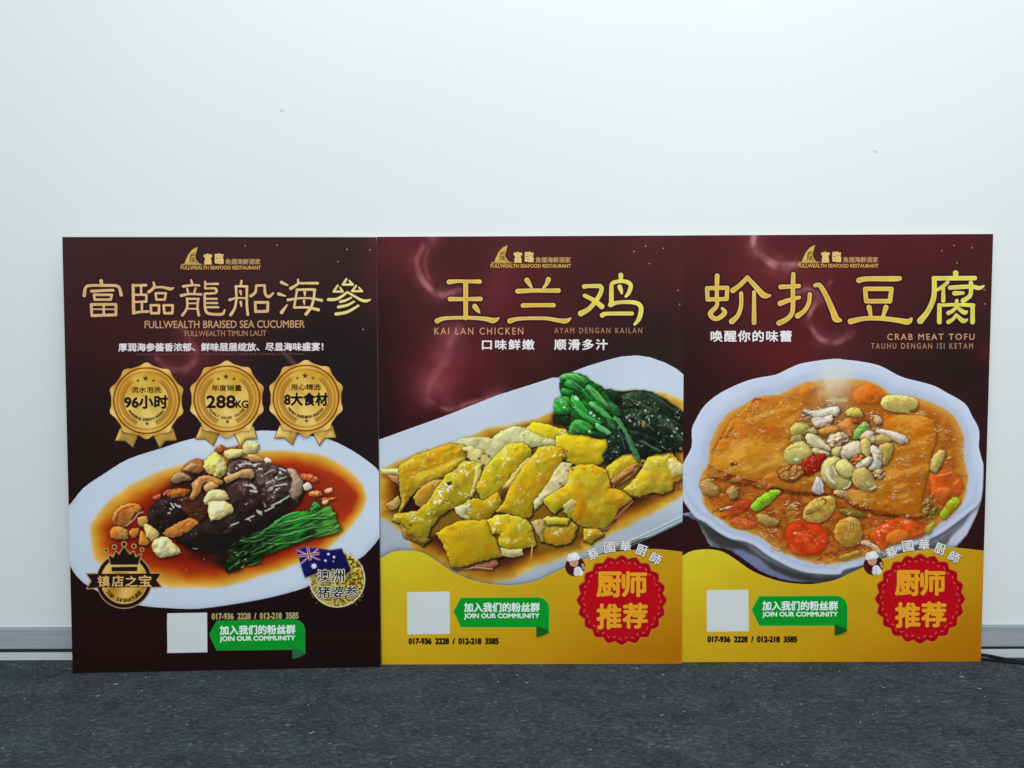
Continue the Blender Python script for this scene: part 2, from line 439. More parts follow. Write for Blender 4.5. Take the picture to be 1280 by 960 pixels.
def glyph_mesh(body, space=1.0):
    cu = bpy.data.curves.new('lettering', 'FONT'); cu.body = body; cu.resolution_u = 4; cu.space_character = space; cu.fill_mode = 'FRONT'
    o = bpy.data.objects.new('lettering', cu); scene.collection.objects.link(o)
    bpy.context.view_layer.update()
    dg = bpy.context.evaluated_depsgraph_get()
    me = bpy.data.meshes.new_from_object(o.evaluated_get(dg))
    co = np.zeros(len(me.vertices)*3); me.vertices.foreach_get('co', co); co = co.reshape(-1, 3)[:, :2].copy()
    me.calc_loop_triangles()
    tri = np.zeros(len(me.loop_triangles)*3, np.int32); me.loop_triangles.foreach_get('vertices', tri); tri = tri.reshape(-1, 3).copy()
    bpy.data.objects.remove(o); bpy.data.curves.remove(cu); bpy.data.meshes.remove(me)
    # drop degenerate or flipped triangles, keep all facing the same way
    a, b_, c = co[tri[:, 0]], co[tri[:, 1]], co[tri[:, 2]]
    ar = (b_[:, 0]-a[:, 0])*(c[:, 1]-a[:, 1])-(b_[:, 1]-a[:, 1])*(c[:, 0]-a[:, 0])
    tri = np.where((ar < 0)[:, None], tri[:, ::-1], tri)[np.abs(ar) > 1e-9]
    return co, tri
GLYPHS = {}
SPACED = {'KAI LAN CHICKEN': 1.35, 'AYAM DENGAN KAILAN': 1.4, 'CRAB MEAT TOFU': 1.3, 'TAUHU DENGAN ISI KETAM': 1.4, '口味鲜嫩': 1.2, '顺滑多汁': 1.2, '唤醒你的味蕾': 1.15}
def glyphs(body):
    if body not in GLYPHS: GLYPHS[body] = glyph_mesh(body, SPACED.get(body, 1.0))
    return GLYPHS[body]
def lettering(po, items, name, parent, lift=.0006, each=False):
    """items: (text, (x0, y0, x1, y1) in photo px, colour, bold px, angle degrees, outline (colour, px) or None)"""
    if each:
        for q in items: lettering(po, [q], name, parent, lift)
        return
    CO, TR, CL = [], [], []; nv = 0; z = lift
    for it in items:
        body, (x0, y0, x1, y1), col, bold, ang, outl = (list(it)+[0, 0, None])[:6] if len(it) < 6 else it
        co, tri = glyphs(body)
        lo, hi = co.min(0), co.max(0); q = (co-lo)/(hi-lo)
        px0 = np.stack([x0+q[:, 0]*(x1-x0), y1-q[:, 1]*(y1-y0)], -1)
        if ang:
            c = np.array([(x0+x1)/2, (y0+y1)/2]); a = R(-ang); d = px0-c
            px0 = c+np.stack([d[:, 0]*math.cos(a)-d[:, 1]*math.sin(a), d[:, 0]*math.sin(a)+d[:, 1]*math.cos(a)], -1)
        layers = []
        if outl: layers += [(outl[0], outl[1]*math.cos(k*math.pi/4), outl[1]*math.sin(k*math.pi/4)) for k in range(8)]
        if bold: layers += [(col, bold*math.cos(k*math.pi/3+.6), bold*math.sin(k*math.pi/3+.6)) for k in range(6)]
        layers.append((col, 0, 0))
        for cl, dx, dy in layers:
            u, v = po.to_uv(px0[:, 0]+dx, px0[:, 1]+dy)
            ok = np.ones(len(u), bool)
            CO.append(po.local(np.clip(u, 0, PW), np.clip(v, 0, PH), z)); TR.append(tri+nv); nv += len(u); z += .000015
            CL.append(np.broadcast_to(np.asarray(cl, float), (len(u), 3)))
    return flat_mesh(name, np.concatenate(CO), np.concatenate(TR), np.concatenate(CL), parent)
def arc_items(text, cx, cy, r, a0, a1, size, col, bold=0, inward=False, outl=None):
    out = []; n = len(text)
    for k, ch in enumerate(text):
        if ch == ' ': continue
        a = a0+(a1-a0)*(k/(n-1) if n > 1 else .5)
        x, y = cx+r*math.cos(R(a)), cy-r*math.sin(R(a))
        w_ = size*(.35 if ch in 'I1' else .8 if ch.isascii() else 1)
        rot = a-90 if not inward else a+90
        out.append((ch, (x-w_/2, y-size/2, x+w_/2, y+size/2), col, bold, rot, outl))
    return out
def strokes(po, s, lab, colf, outline=1.5, dark=(32, 10, 10), dalpha=.75):
    segs = []
    for ch in s.strip().split('\n'):
        ch = ch.strip()
        if not ch: continue
        key, rest = ch.split(':', 1); k = CROPS[key][2]
        for st in rest.split(';'):
            st = st.strip()
            if not st: continue
            curve = st.startswith('~'); closed = st.endswith('@'); st = st.strip('~@ ')
            S = []
            for tok in st.split():
                v = [float(q) for q in tok.split(',')]; x, y = pt(key, v[0], v[1])
                wv = v[2] if len(v) > 2 else S[-1][2]*k
                S.append((x, y, wv/k))
            if curve: S = [tuple(p) for p in catmull(S, 5)]
            if closed: S.append(S[0])
            segs.append(S)
    allp = np.array([p for S in segs for p in S])
    sl = po.win(*allp[:, :2].min(0), *allp[:, :2].max(0), m=8)
    X, Y = po.X[sl], po.Y[sl]; d = np.full(X.shape, -99.0)
    for S in segs:
        A = np.array(S); s2 = po.win(*A[:, :2].min(0), *A[:, :2].max(0), m=10)
        # same window origin, so write through a full-size view
        full = getattr(po, '_tmp', None)
        if full is None or full.shape != po.X.shape: po._tmp = full = np.full(po.X.shape, -99.0)
        full[s2] = np.maximum(full[s2], line_sd(S, po.X[s2], po.Y[s2]))
    d = po._tmp[sl].copy(); po._tmp = None
    po.put(sl, dalpha*sstep(-outline-1.1, -outline+.6, d), dark)
    po.lab[sl] = np.where(d > -outline-1.0, lab, po.lab[sl])
    po.put(sl, sstep(-.45, .45, d), colf(X, Y, d))
def star_pts(cx, cy, r, rot=0, n=5, inner=.42):
    return [(cx+(r if k % 2 == 0 else r*inner)*math.sin(math.pi*k/n+rot), cy-(r if k % 2 == 0 else r*inner)*math.cos(math.pi*k/n+rot)) for k in range(2*n)]
def bg_points(po, step=.003):
    nu, nv = int(PW/step)+1, int(PH/step)+1
    u, v = np.meshgrid(np.linspace(0, PW, nu), np.linspace(PH, 0, nv)); X, Y = po.to_px(u, v)
    return u, v, X, Y, nu, nv
def smoke(img, X, Y, S, col, alpha, soft):
    d = line_sd(catmull(S, 8), X, Y)
    q = np.clip(2.1*fbm(X/13+3, Y/13, 67, 3)-.30, .15, 1.25)
    a = alpha*q*np.exp(-np.maximum(-d, 0)**2/(2*soft*soft*.6))+alpha*.38*np.clip(2.4*fbm(X/22, Y/22, 69, 2)-.6, 0, 1)*np.exp(-np.maximum(-d, 0)**2/(2*(soft*3.6)**2))
    a = np.clip(a, 0, .9)
    return img+(np.asarray(col, float)-img)*a[..., None]
def glow(img, X, Y, cx, cy, rx, ry, col, alpha, ang=0):
    c, s = math.cos(ang), math.sin(ang); dx, dy = X-cx, Y-cy
    q = ((dx*c+dy*s)/rx)**2+((-dx*s+dy*c)/ry)**2
    return img+(np.asarray(col, float)-img)*(alpha*np.exp(-q))[..., None]
def make_board(po, img, X, Y, u, v, nu, nv):
    """paint the poster background into the drawing and build the printed board"""
    board = link('board', box_mesh('board', -PW/2, PW/2, .0002, .005, 0, PH), m_foam, po.root)
    j, i = np.meshgrid(np.arange(nv-1), np.arange(nu-1), indexing='ij'); a = (j*nu+i).ravel()
    quad = np.stack([a, a+nu, a+nu+1, a+1], 1)
    flat_mesh('background_print', po.local(u.ravel(), v.ravel(), 0.0), quad, img.reshape(-1, 3), board)
    return board
GOLD = (214, 170, 88); DARK = (30, 16, 14)
def logo(po, dx, dy):
    lab = po.new('logo_emblem')
    o = lambda s: [(x+dx, y+dy) for x, y in pts(s)]
    fin = o('Z: 92,318 112,262 150,182 208,112 288,72 266,150 252,210 262,262 312,322')
    po.fill(fin, (40, 14, 12), lab, grow=1.2); po.fill(fin, (206, 170, 84), lab)
    for s in ('Z: 172,300,9 178,240,8 190,190,8 240,165,8', 'Z: 190,205,7 245,195,7', 'Z: 196,240,7 245,232,7',
              'Z: 190,270,7 240,262,7 222,240,6', 'Z: 205,300,7 222,275,7 285,318,8'):
        key, *t = s.split(); q = [tuple(map(float, k.split(','))) for k in t]
        po.line([(pt('Z', a, b_)[0]+dx, pt('Z', a, b_)[1]+dy, .62) for a, b_, c in q], (88, 52, 20), lab, .4, .85)
    for yy, x0, x1 in ((322, 50, 360), (334, 44, 330)):
        a, b_ = pt('Z', x0, yy), pt('Z', x1, yy)
        po.line([(a[0]+dx+(b_[0]-a[0])*t, a[1]+dy+.35*math.sin(t*22), .5) for t in np.linspace(0, 1, 14)], (196, 150, 84), lab, .4)
    B = lambda a, b_, c, d: (pt('Z', a, b_)[0]+dx, pt('Z', a, b_)[1]+dy, pt('Z', c, d)[0]+dx, pt('Z', c, d)[1]+dy)
    ot = ((45, 18, 10), .6)
    lettering(po, [('富', B(380, 175, 490, 330), (222, 188, 112), .55, 0, ot), ('臨', B(540, 172, 660, 322), (222, 188, 112), .5, 0, ot),
                   ('魚翅海鮮酒家', B(692, 250, 1198, 330), (186, 142, 92), .22, 0, None),
                   ('FULLWEALTH SEAFOOD RESTAURANT', B(40, 352, 1205, 404), (200, 154, 84), .22, 0, None)], 'logo_lettering', po.root)
def dots(po, L):
    for x, y in L: po.line([(x, y, 1.15)], (206, 158, 146), po.new('star_dot'), 1.1, .9)

def gold_title(edge, body, right, x0, x1):
    def f(X, Y, d):
        t = np.clip((X-x0)/(x1-x0), 0, 1)[..., None]
        b_ = np.asarray(body, float)*(1-t)+np.asarray(right, float)*t
        e_ = np.asarray(edge, float)*(1-t)+np.asarray([232, 222, 150.])*t
        k = sstep(.2, 1.9, d)[..., None]
        return (e_*(1-k)+b_*k)*(1+.07*(fbm(X/9, Y/9, 3, 2)-.5)*2)[..., None]
    return f

# ======================================================== poster 1: braised sea cucumber
po = Poster(-.57702, -.055592, .0434835, .041951,
            'dark maroon poster of braised sea cucumber on an oval plate under three gold medals')
def bg1(X, Y):
    t = np.clip((Y-297)/545, 0, 1)[..., None]; s = np.clip((X-80)/395, 0, 1)[..., None]
    im = np.array([61, 32, 36.])*(1-t)**1.3+np.array([29, 13, 14.])*(1-(1-t)**1.3)  # maroon ground; the lifted blacks at the top are surface sheen painted in
    im = im*(1-.14*s*(t < .9))
    im = glow(im, X, Y, 400, 460, 90, 120, (24, 21, 22), .75); im = glow(im, X, Y, 110, 560, 70, 90, (26, 18, 16), .6)
    im = glow(im, X, Y, 245, 445, 60, 38, (98, 34, 42), .55); im = glow(im, X, Y, 150, 410, 70, 60, (66, 26, 26), .4)
    im = glow(im, X, Y, 330, 350, 90, 50, (70, 32, 32), .4); im = glow(im, X, Y, 470, 330, 20, 60, (92, 30, 32), .5)
    im = glow(im, X, Y, 150, 800, 90, 40, (40, 15, 16), .6)
    im = smoke(im, X, Y, [(224, 405, 1), (236, 425, 1.4), (244, 440, 1.5), (240, 455, 1.5), (226, 463, 1.6), (208, 459, 1), (196, 448, .5)], (150, 80, 86), .45, 2.6)
    im = smoke(im, X, Y, [(350, 435, .6), (360, 446, .9), (373, 461, 1)], (140, 84, 88), .5, 2.0)
    im = smoke(im, X, Y, [(462, 297, .5), (469, 301, .6), (476, 306, .5)], (120, 60, 56), .6, 1.0)
    return im
u, v, BX, BY, nu, nv = bg_points(po); board = make_board(po, bg1(BX, BY), BX, BY, u, v, nu, nv)
po.img[:] = bg1(po.X, po.Y)
dots(po, [(306.4, 307.2), (346.4, 306.2), (433.5, 311.7), (462.3, 312.3), (422.3, 326.8), (453.7, 411.6)])
logo(po, -387.3, 2.2)
# dish
dish = po.new('dish_picture'); plate = dish
P_ = pts('px: 78,640 84,633; L: 25,565 130,440 300,325 480,215 740,130 1000,50; px: 290,541 330,538 360,540; S: 620,20 840,58 1030,150 1180,255; px: 474,590 484,612 488,640; S: 1250,835; G: 1140,200 1090,240; px: 425,712 400,725; G: 640,480 400,548 130,600; E: 1050,645 800,640 580,620; px: 140,748; E: 150,455 100,415 40,345; px: 80,690 74,665')
sl, d = po.fill(P_, (192, 205, 224), dish, smooth=3)
X, Y = po.X[sl], po.Y[sl]
a = sstep(-.5, .5, d)
C = np.array([198, 210, 226.])*(1+.05*(fbm(X/60, Y/40, 4, 2)-.5))[..., None]
C = C*(1-.10*np.exp(-np.maximum(d, 0)/3)*(Y > 620))[..., None]
C = C+(np.array([226, 224, 226.])-C)*(.5*sstep(60, 0, np.hypot(X-270, (Y-552)*2)))[..., None]
po.put(sl, a, C, dish)
sauce = po.new('sauce', dish)
S_ = pts('L: 180,800 200,710 290,590 430,470 560,390 770,300 900,265; px: 250,576 290,566; S: 320,148 540,150 760,178 950,268 1090,390 1142,520 1100,650 1000,780 870,900; G: 780,215 510,320 300,385 0,470; E: 1050,480 850,478 740,462; px: 170,727 140,714; E: 250,280 205,225')
P = np.asarray(catmull(S_, 4, True)); sl = po.win(*P.min(0), *P.max(0)); X, Y = po.X[sl], po.Y[sl]
d = poly_sd(P, X, Y)+(fbm(X/14, Y/10, 8, 2)-.5)*2
e1 = (8.0-2.5*sstep(190, 330, X))*(.8+.5*fbm(X/30, Y/30, 11, 2)); dd = d/e1
ramp = np.array([[228, 186, 96], [214, 150, 46], [196, 96, 18], [166, 52, 12], [146, 34, 10], [128, 28, 12.]])
tt = np.clip(dd, 0, 4.99); i0 = tt.astype(int); fr = (tt-i0)[..., None]
C = ramp[i0]*(1-fr)+ramp[np.minimum(i0+1, 5)]*fr
C = C+(np.array([170, 52, 18.])-C)*(.7*sstep(370, 420, X))[..., None]*(dd > 2.4)[..., None]
C = C*(1+.16*(fbm(X/22, Y/12, 21, 3)-.5))[..., None]
po.put(sl, sstep(-2.5, 3.2, d), C); po.lab[sl] = np.where(d > -1, sauce, po.lab[sl])
po.fill(pts('px: 232,682 262,694 300,696 300,712 270,706 240,696'), (50, 20, 14), aa=9)
po.fill(pts('px: 272,688 300,700 286,716 270,704'), (36, 22, 14), aa=5)
po.fill(pts('px: 215,600 250,585 285,600 290,660 240,680 190,665 200,620'), (60, 26, 18), aa=8)
po.fill(pts('px: 362,640 392,626 380,606 420,622 402,636 380,645'), (110, 36, 16), aa=6)
sea = po.new('sea_cucumber', dish)
SC = pts('px: 286,576 300,571; S: 250,238 400,262 500,300 590,372; px: 378,600 380,612; S: 600,560; px: 358,642 342,655 318,672 300,684; E: 1280,200 1100,192 950,150 870,100; px: 226,668 249,654 262,648 276,640 284,622 281,600')
po.piece(SC, (42, 31, 28), sea, puff=10, light=.9, nz=.7, nsc=7, mottle=.3, spec=.35, sp_sc=1.8, shadow=.6, shr=4, aa=.9,
         streak=(R(-38), 16, 4, .5))
po.piece(pts('S: 40,240 250,232 400,262 500,305 540,400 520,480 420,540 330,600 250,520 260,400 140,370 30,420'), (84, 62, 56), sea, puff=6, nz=1.6, nsc=4.2, shadow=0, mottle=.35,
         spec=.9, sp_sc=2.4, sp_t=.5, streak=(R(30), 7, 3, .5), aa=2.2)
po.piece(pts('S: 505,290 560,300 610,360 640,420 610,500 560,540 520,480 545,400 530,340'), (158, 130, 112), sea, puff=4, shadow=0, aa=1.8, mottle=.25)
po.fill(pts('px: 284,665 300,660 330,646 362,628 350,648 320,670 296,684 262,690 236,682 250,664'), (24, 20, 17), sea, aa=7)
po.piece(pts('S: 30,480 60,420 130,385 220,385 290,430 310,520 270,600 170,640 70,620 25,560'), (58, 36, 34), po.new('mushroom', dish), puff=8, shadow=.3, nsc=6, mottle=.2, spec=.3)
W_ = (222, 218, 216)
for q in ('S: 160,425,9 215,430,10', 'S: 215,420,14 250,450,16', 'S: 215,470,12 262,475,13', 'S: 345,410,12 372,395,9', 'S: 430,380,6 500,360,6', 'S: 410,430,7 455,425,9 500,415,9',
          'S: 445,290,10 490,310,12', 'S: 320,340,5 400,300,6', 'S: 350,470,6 395,435,6', 'S: 380,590,9 450,560,10', 'S: 300,640,12 265,630,10', 'S: 270,640,10 300,660,8', 'S: 330,632,9 400,598,9',
          'S: 455,555,9 520,512,8', 'S: 175,700,7 240,670,8', 'S: 60,745,7 120,720,7', 'S: 190,690,7 215,710,6', 'S: 320,570,5 330,600,5', 'S: 170,580,6 180,575,6', 'S: 110,265,7 200,250,9 240,262,7',
          'L: 800,650,13 822,645,10', 'L: 825,570,6 850,600,5', 'L: 850,575,6 885,600,8', 'L: 1000,930,4 1035,935,4'):
    key, *t = q.split(); S = [tuple(float(z) for z in k.split(',')) for k in t]; K = key[:-1]
    S = [pt(K, a_, b_)+(c/6.4*.72,) for a_, b_, c in S]
    po.line(S, W_, None, .7, .82)
# mushrooms, slices and cubes
M_ = lambda s, c, nm, **k: po.piece(pts(s), c, po.new(nm, dish), **k)
M_('px: 219,624 254,618 260,640 250,652 232,646 224,634', (82, 42, 28), 'shredded_scallop', streak=(R(5), 9, 2.2, .9), mottle=.3, spec=.4, puff=3)
M_('px: 268,562 278,556 285,560 300,556 302,561 285,566 275,569', (168, 88, 46), 'shredded_scallop', nz=1.5, nsc=3, mottle=.4, spec=.5)
M_('L: 905,300 980,230 1050,215 1090,240 1100,290 1050,330 960,320', (168, 106, 56), 'mushroom', puff=4, nz=1, mottle=.3, edge=(120, 60, 26), spec=.4)
M_('L: 930,300 985,250 1030,270 980,305', (196, 150, 104), 'mushroom', puff=3, shadow=.3)
M_('L: 755,490 800,460 830,470 780,515', (186, 92, 60), 'mushroom', spec=.5)
M_('L: 680,520 740,500 730,545 690,545', (196, 90, 66), 'mushroom', spec=.5, puff=3)
M_('L: 790,500 850,450 970,455 975,490 900,520 830,530', (184, 106, 46), 'mushroom', puff=4, nz=1, mottle=.3, edge=(110, 50, 22), spec=.6)
M_('L: 825,390 850,340 920,325 985,365 980,385 920,390 860,410', (146, 110, 82), 'mushroom', puff=5, edge=(190, 160, 130), ew=1.0, spec=.6, sp_t=.5)
M_('L: 990,420 1050,360 1130,345 1240,395 1200,430 1110,400 1070,420 1060,480 1010,540 975,520 1000,460', (190, 126, 64), 'mushroom', puff=4, edge=(222, 176, 124), ew=.9, nz=.8, spec=.6)
M_('L: 1080,430 1140,395 1200,425 1180,455 1100,475', (206, 150, 92), 'mushroom', puff=3, spec=.4, mottle=.2)
M_('L: 660,600 740,540 850,525 910,620 940,680 850,740 760,810 700,760 640,690', (40, 27, 25), 'mushroom', puff=9, nsc=6, mottle=.25, light=.9, spec=.25)
for q in ('L: 800,650 815,645', 'L: 826,570 845,600', 'L: 855,575 885,600', 'L: 815,610 830,615', 'L: 890,590 900,600'):
    k = [x + (1.0,) for x in pts(q)]; po.line(k, (232, 228, 226), None, .7, .85)
M_('L: 355,680 380,620 450,580 530,568 590,605 570,650 540,640 500,720 450,760 390,745 360,720', (186, 110, 44), 'mushroom', puff=4, edge=(222, 164, 98), ew=1.1, nz=.9, mottle=.25, streak=(R(60), 8, 2.4, .5), spec=.4)
po.line([p + (1.1,) for p in catmull(pts('L: 392,735 395,660 450,610 530,590'), 5)], (128, 62, 24), None, .8, .7)
po.line([p + (.8,) for p in catmull(pts('L: 465,750 500,725 535,690 560,655 600,640'), 5)], (226, 190, 160), None, .7, .8)
M_('L: 555,690 625,675 635,730 580,760', (198, 150, 78), 'garlic_clove', puff=3)
M_('L: 335,790 380,755 475,780 480,850 420,860 350,850', (210, 152, 74), 'garlic_clove', puff=4, col2=(190, 110, 46), mottle=.2, spec=.4)
M_('L: 485,785 560,765 570,800 540,845 500,830', (200, 122, 54), 'garlic_clove', puff=3, nz=.9)
M_('L: 580,790 610,800 650,880 620,905 570,890', (206, 132, 52), 'garlic_clove', puff=3)
M_('L: 610,750 640,740 700,775 735,815 710,860 670,875 625,830', (224, 190, 116), 'garlic_clove', puff=5, edge=(160, 96, 40), ew=1.0, spec=.3)
M_('L: 755,810 850,745 980,685 1045,725 1010,760 900,830 810,838', (190, 116, 48), 'mushroom', puff=4, streak=(R(-28), 9, 2.2, .9), edge=(222, 160, 90), ew=.8, spec=.3)
M_('E: 670,130 700,90 760,70 820,90 870,140 905,200 840,220 770,240 720,225 680,185', (218, 198, 130), 'radish_cube', puff=8, light=.9, col2=(226, 216, 166), edge=(222, 158, 70), ew=1.6, mottle=.04)
M_('L: 1095,235 1160,165 1200,172 1255,215 1275,300 1220,365 1160,345 1100,310', (226, 206, 104), 'radish_cube', puff=9, light=1.0, col2=(238, 226, 150), edge=(206, 148, 50), ew=2.2, mottle=.05)
M_('px: 280,563 303,561 304,569 289,574 281,571', (236, 216, 140), 'radish_cube', puff=5, edge=(226, 170, 70), ew=1.4, mottle=.05)
M_('S: 150,90 215,68 275,95 262,150 200,180 155,165', (218, 196, 126), 'radish_cube', puff=6, col2=(226, 214, 156), edge=(214, 176, 90), ew=1.3, mottle=.05)
M_('S: 180,185 260,180 310,215 300,235 220,230', (202, 156, 106), 'mushroom', puff=4)
M_('px: 331,574 336,572 341,577 333,579', (236, 226, 216), 'garlic_clove', puff=3, shadow=.2)
M_('L: 1090,520 1160,460 1260,470 1290,540 1200,560 1100,582', (216, 196, 134), 'radish_cube', puff=7, col2=(226, 214, 164), edge=(196, 150, 76), ew=1.2, mottle=.05)
M_('L: 1120,562 1240,552; S: 30,560 75,610 70,640 10,680; L: 1140,705', (218, 198, 130), 'radish_cube', puff=8, col2=(228, 216, 168), edge=(208, 168, 84), ew=1.3, mottle=.05)
M_('S: 0,365 100,320 210,295 240,320 235,370 130,365 30,410 10,400', (190, 140, 88), 'mushroom', puff=4, edge=(214, 170, 110), ew=.9, spec=.3, mottle=.2)
# crumbs in the sauce at the right
M_('S: 635,425 680,400 702,440 680,470 640,465', (224, 204, 186), 'garlic_clove', puff=4)
for s, c in (('S: 610,340 680,335 760,370 735,408 690,390 640,380', (204, 96, 56)), ('S: 670,490 740,465 790,500 720,520', (214, 124, 54)), ('S: 800,460 860,445 870,480 820,490', (222, 146, 112)),
             ('S: 780,530 900,520 890,545 800,550', (206, 96, 34)), ('S: 785,550 830,545 825,580 790,575', (230, 186, 156))):
    M_(s, c, 'shredded_scallop', puff=3, nz=1.2, nsc=3, spec=.5, shadow=.3)
po.spots([(395, 597, 1.2), (388, 596, .9), (396, 617, 1.6), (410, 612, 1.6), (406, 628, 1.6)], (240, 205, 175), None, .7)
# greens
gr = po.new('leafy_greens', dish)
GP = pts('S: 330,770 445,690 560,640 680,630 710,570 745,560 770,590 772,618 830,595 860,600 868,640 895,650 895,700 920,735 935,785 850,820 700,850 560,900; G: 480,160 300,228 285,272 160,302 60,345 15,330 30,260 80,190 100,120; S: 150,840')
po.piece(GP, (40, 122, 40), gr, puff=6, light=.9, nz=.5, nsc=5, streak=(R(-27), 26, 2.6, 1.5), mottle=.25, shadow=.6, shr=4, seed=4)
sl = po.win(280, 620, 430, 720); X, Y = po.X[sl], po.Y[sl]; d = poly_sd(np.asarray(catmull(GP, 3, True)), X, Y)
k = sstep(-.6, .6, d)
po.img[sl] = po.img[sl]*(1-(k*.62*sstep(365, 300, X))[..., None])
po.img[sl] = po.img[sl]+(np.array([132, 206, 86.])-po.img[sl])*(k*.55*sstep(378, 424, X))[..., None]
dk = sstep(.58, .7, fbm((X*.9-Y*.45)/22, (X*.45+Y*.9)/3.2, 55, 2))
po.img[sl] = po.img[sl]*(1-(k*dk*.5)[..., None])
for s in ('S: 330,770 420,740 560,705 700,665 840,660', 'S: 200,850 300,820 345,770 470,745 640,700', 'S: 320,830 470,820 600,795 720,765 850,735', 'S: 350,870 450,830 560,815', 'S: 560,880 700,830 850,780 915,760',
          'G: 220,210 330,180 430,125 590,110 700,60', 'G: 210,195 300,150 350,120 430,130', 'G: 200,300 290,268', 'S: 400,740 490,670 560,645', 'G: 130,100 230,110 330,80', 'S: 680,650 720,610 745,580', 'G: 90,210 170,180', 'G: 40,330 90,290 130,250',
          'S: 500,720 640,690 800,690 880,680', 'S: 420,790 560,770 700,735'):
    L_ = catmull(pts(s), 5); n = len(L_)
    po.line([(p[0], p[1]+.5*math.sin(i*1.3), .25+.3*math.sin(math.pi*i/n)*(.6+.4*math.sin(i*.9))) for i, p in enumerate(L_)], (186, 220, 160), None, .9, .62)
    po.line([(p[0]+.6, p[1]+2.0, .7) for p in L_], (8, 44, 14), None, 1.0, .6)
po.shreds(pts('S: 60,910 150,850 330,790 350,900 200,960; G: 200,290 60,345 20,330'), 46, [(70, 130, 70), (120, 170, 110), (24, 70, 30), (190, 215, 180)], (2, 6), (.4, .8), (-1.0, .1), gr, 3, .75)
po.spots([(255, 699, .9), (233, 712, 1.0), (300, 716, .7)], (226, 120, 70), None, .8)

po.photo(po.under(dish), sauce)
# award medals
def medal(cx, cy):
    lab = po.new('award_medal')
    sh = lambda dx, q: [(cx+(x-425)/8, cy+(y-450)/8) for x, y in q]
    for q, c in (([(165, 725), (345, 785), (290, 915), (215, 850), (115, 850)], 0), ([(500, 800), (690, 725), (725, 845), (615, 850), (560, 920)], 1)):
        P = sh(0, q); po.fill(P, (92, 62, 26), lab, grow=.9)
        po.piece(P, (208, 160, 66), lab, puff=2, nz=.15, nsc=9, shadow=.25, smooth=0, rough=0, edge=(232, 196, 110), ew=.9, col2=(228, 190, 100), mottle=.12)
    sl = po.win(cx-50, cy-50, cx+50, cy+50); X, Y = po.X[sl]-cx, po.Y[sl]-cy
    r = np.hypot(X, Y); th = np.arctan2(X, -Y)
    ro = 45.6+1.9*np.cos(10*th)+.5*np.cos(20*th)
    po.img[sl] *= 1-(.6*np.exp(-np.maximum(r-ro, 0)/2.2)*(r > ro))[..., None]
    tl = np.clip((-X*.5-Y*.6)/46, -1, 1)[..., None]
    lobe = np.cos(10*th+.6)[..., None]
    C = np.array([214, 158, 66.])+np.array([16, 26, 34.])*lobe*.8+np.array([14, 20, 22.])*np.sin(3*th+1)[..., None]
    C = C+(np.array([244, 208, 136.])-C)*np.exp(-np.abs(ro-r)/1.0)[..., None]*.55
    po.put(sl, sstep(-.5, .5, ro-r), C, lab)
    po.put(sl, sstep(-.5, .5, 41.6-r), (84, 46, 14), lab)
    g = np.array([186, 120, 28.])+np.array([40, 50, 40.])*np.cos(2*th+.2)[..., None]**2*np.where(np.abs(np.cos(th)) > .5, 1, .35)[..., None]
    po.put(sl, sstep(-.5, .5, 40.2-r), g, lab)
    face = np.array([218, 178, 80.])+np.array([14, 22, 36.])*np.clip((Y+6)/30, -1, 1)[..., None]*.7+np.array([8, 10, 12.])*np.sin(th*4+r/9)[..., None]
    po.put(sl, sstep(-1.5, 1.5, 35.2-r), face, lab)
    po.put(sl, .55*np.exp(-((r-35.8)/.7)**2), (150, 96, 26))
    po.put(sl, .5*np.exp(-((r-38.6)/.8)**2), (236, 200, 120))
    # the two laurel bands, open at the top and at the bottom
    at_ = np.abs(th); band = sstep(.5, .75, at_)*sstep(2.78, 2.72, at_)
    po.put(sl, band*.85*sstep(2.6, 1.6, np.abs(r-30.6)), (178, 118, 34))
    po.put(sl, band*.8*np.exp(-((r-28.2)/.6)**2), (128, 76, 18)); po.put(sl, band*.5*np.exp(-((r-33.2)/.6)**2), (150, 92, 24))
    for sx, sy, sr in ((-1, -27.8, 4.0), (-10.5, -25, 2.3), (8.8, -25, 2.3), (.8, 28.6, 2.8)):
        po.fill(star_pts(cx+sx, cy+sy, sr), (76, 40, 14), lab, aa=.4)
    return lab
MED = []
for cx, cy, top, big, arc in ((183.1, 500.8, '流水泡洗', [('96小时', -27, -6.5, 26.5, 9.5)], 'PROFESSIONAL SOAKING & CLEANING'), (283.6, 498.6, '年度销量', [('288', -25, -4.0, 10.5, 11), ('KG', 11.5, 2.0, 26.5, 11)], 'YEARLY SALES VOLUME'),
                         (382.4, 497.6, '用心精选', [('8大食材', -26.5, -6.5, 27, 9)], 'PREMIUM INGREDIENTS SELECTION')):
    MED.append((medal(cx, cy), cx, cy, top, big, arc))
# top signature emblem
em = po.new('signature_emblem')
cx, cy = pt('U', 530, 535)
sl = po.win(cx-40, cy-40, cx+40, cy+40); X, Y = po.X[sl]-cx, po.Y[sl]-cy; r = np.hypot(X, Y)
U = lambda s: pts('U: '+s)
rib = U('82,455 970,450 915,530 975,610 860,612 200,618 85,628 140,540')
crown = U('345,225 400,262 430,185 470,225 530,130 600,225 640,185 668,258 735,215 695,345 370,345')
balls = [(315, 172, 15), (415, 130, 18), (530, 98, 22), (648, 122, 18), (745, 162, 15)]
dk, rim = (34, 22, 18), (196, 156, 104)
po.put(sl, sstep(-.5, .5, 35.2-r), rim, em); po.fill(rib, rim, em, grow=1.3)
po.put(sl, sstep(-.5, .5, 34.0-r), dk, em)
gold = np.array([206, 158, 66.])+np.array([24, 26, 30.])*np.sin(X/6+Y/14)[..., None]
po.put(sl, sstep(-.5, .5, 29.2-r), (236, 200, 130), em); po.put(sl, sstep(-.5, .5, 28.4-r), gold, em)
po.fill(crown, rim, em, grow=1.2)
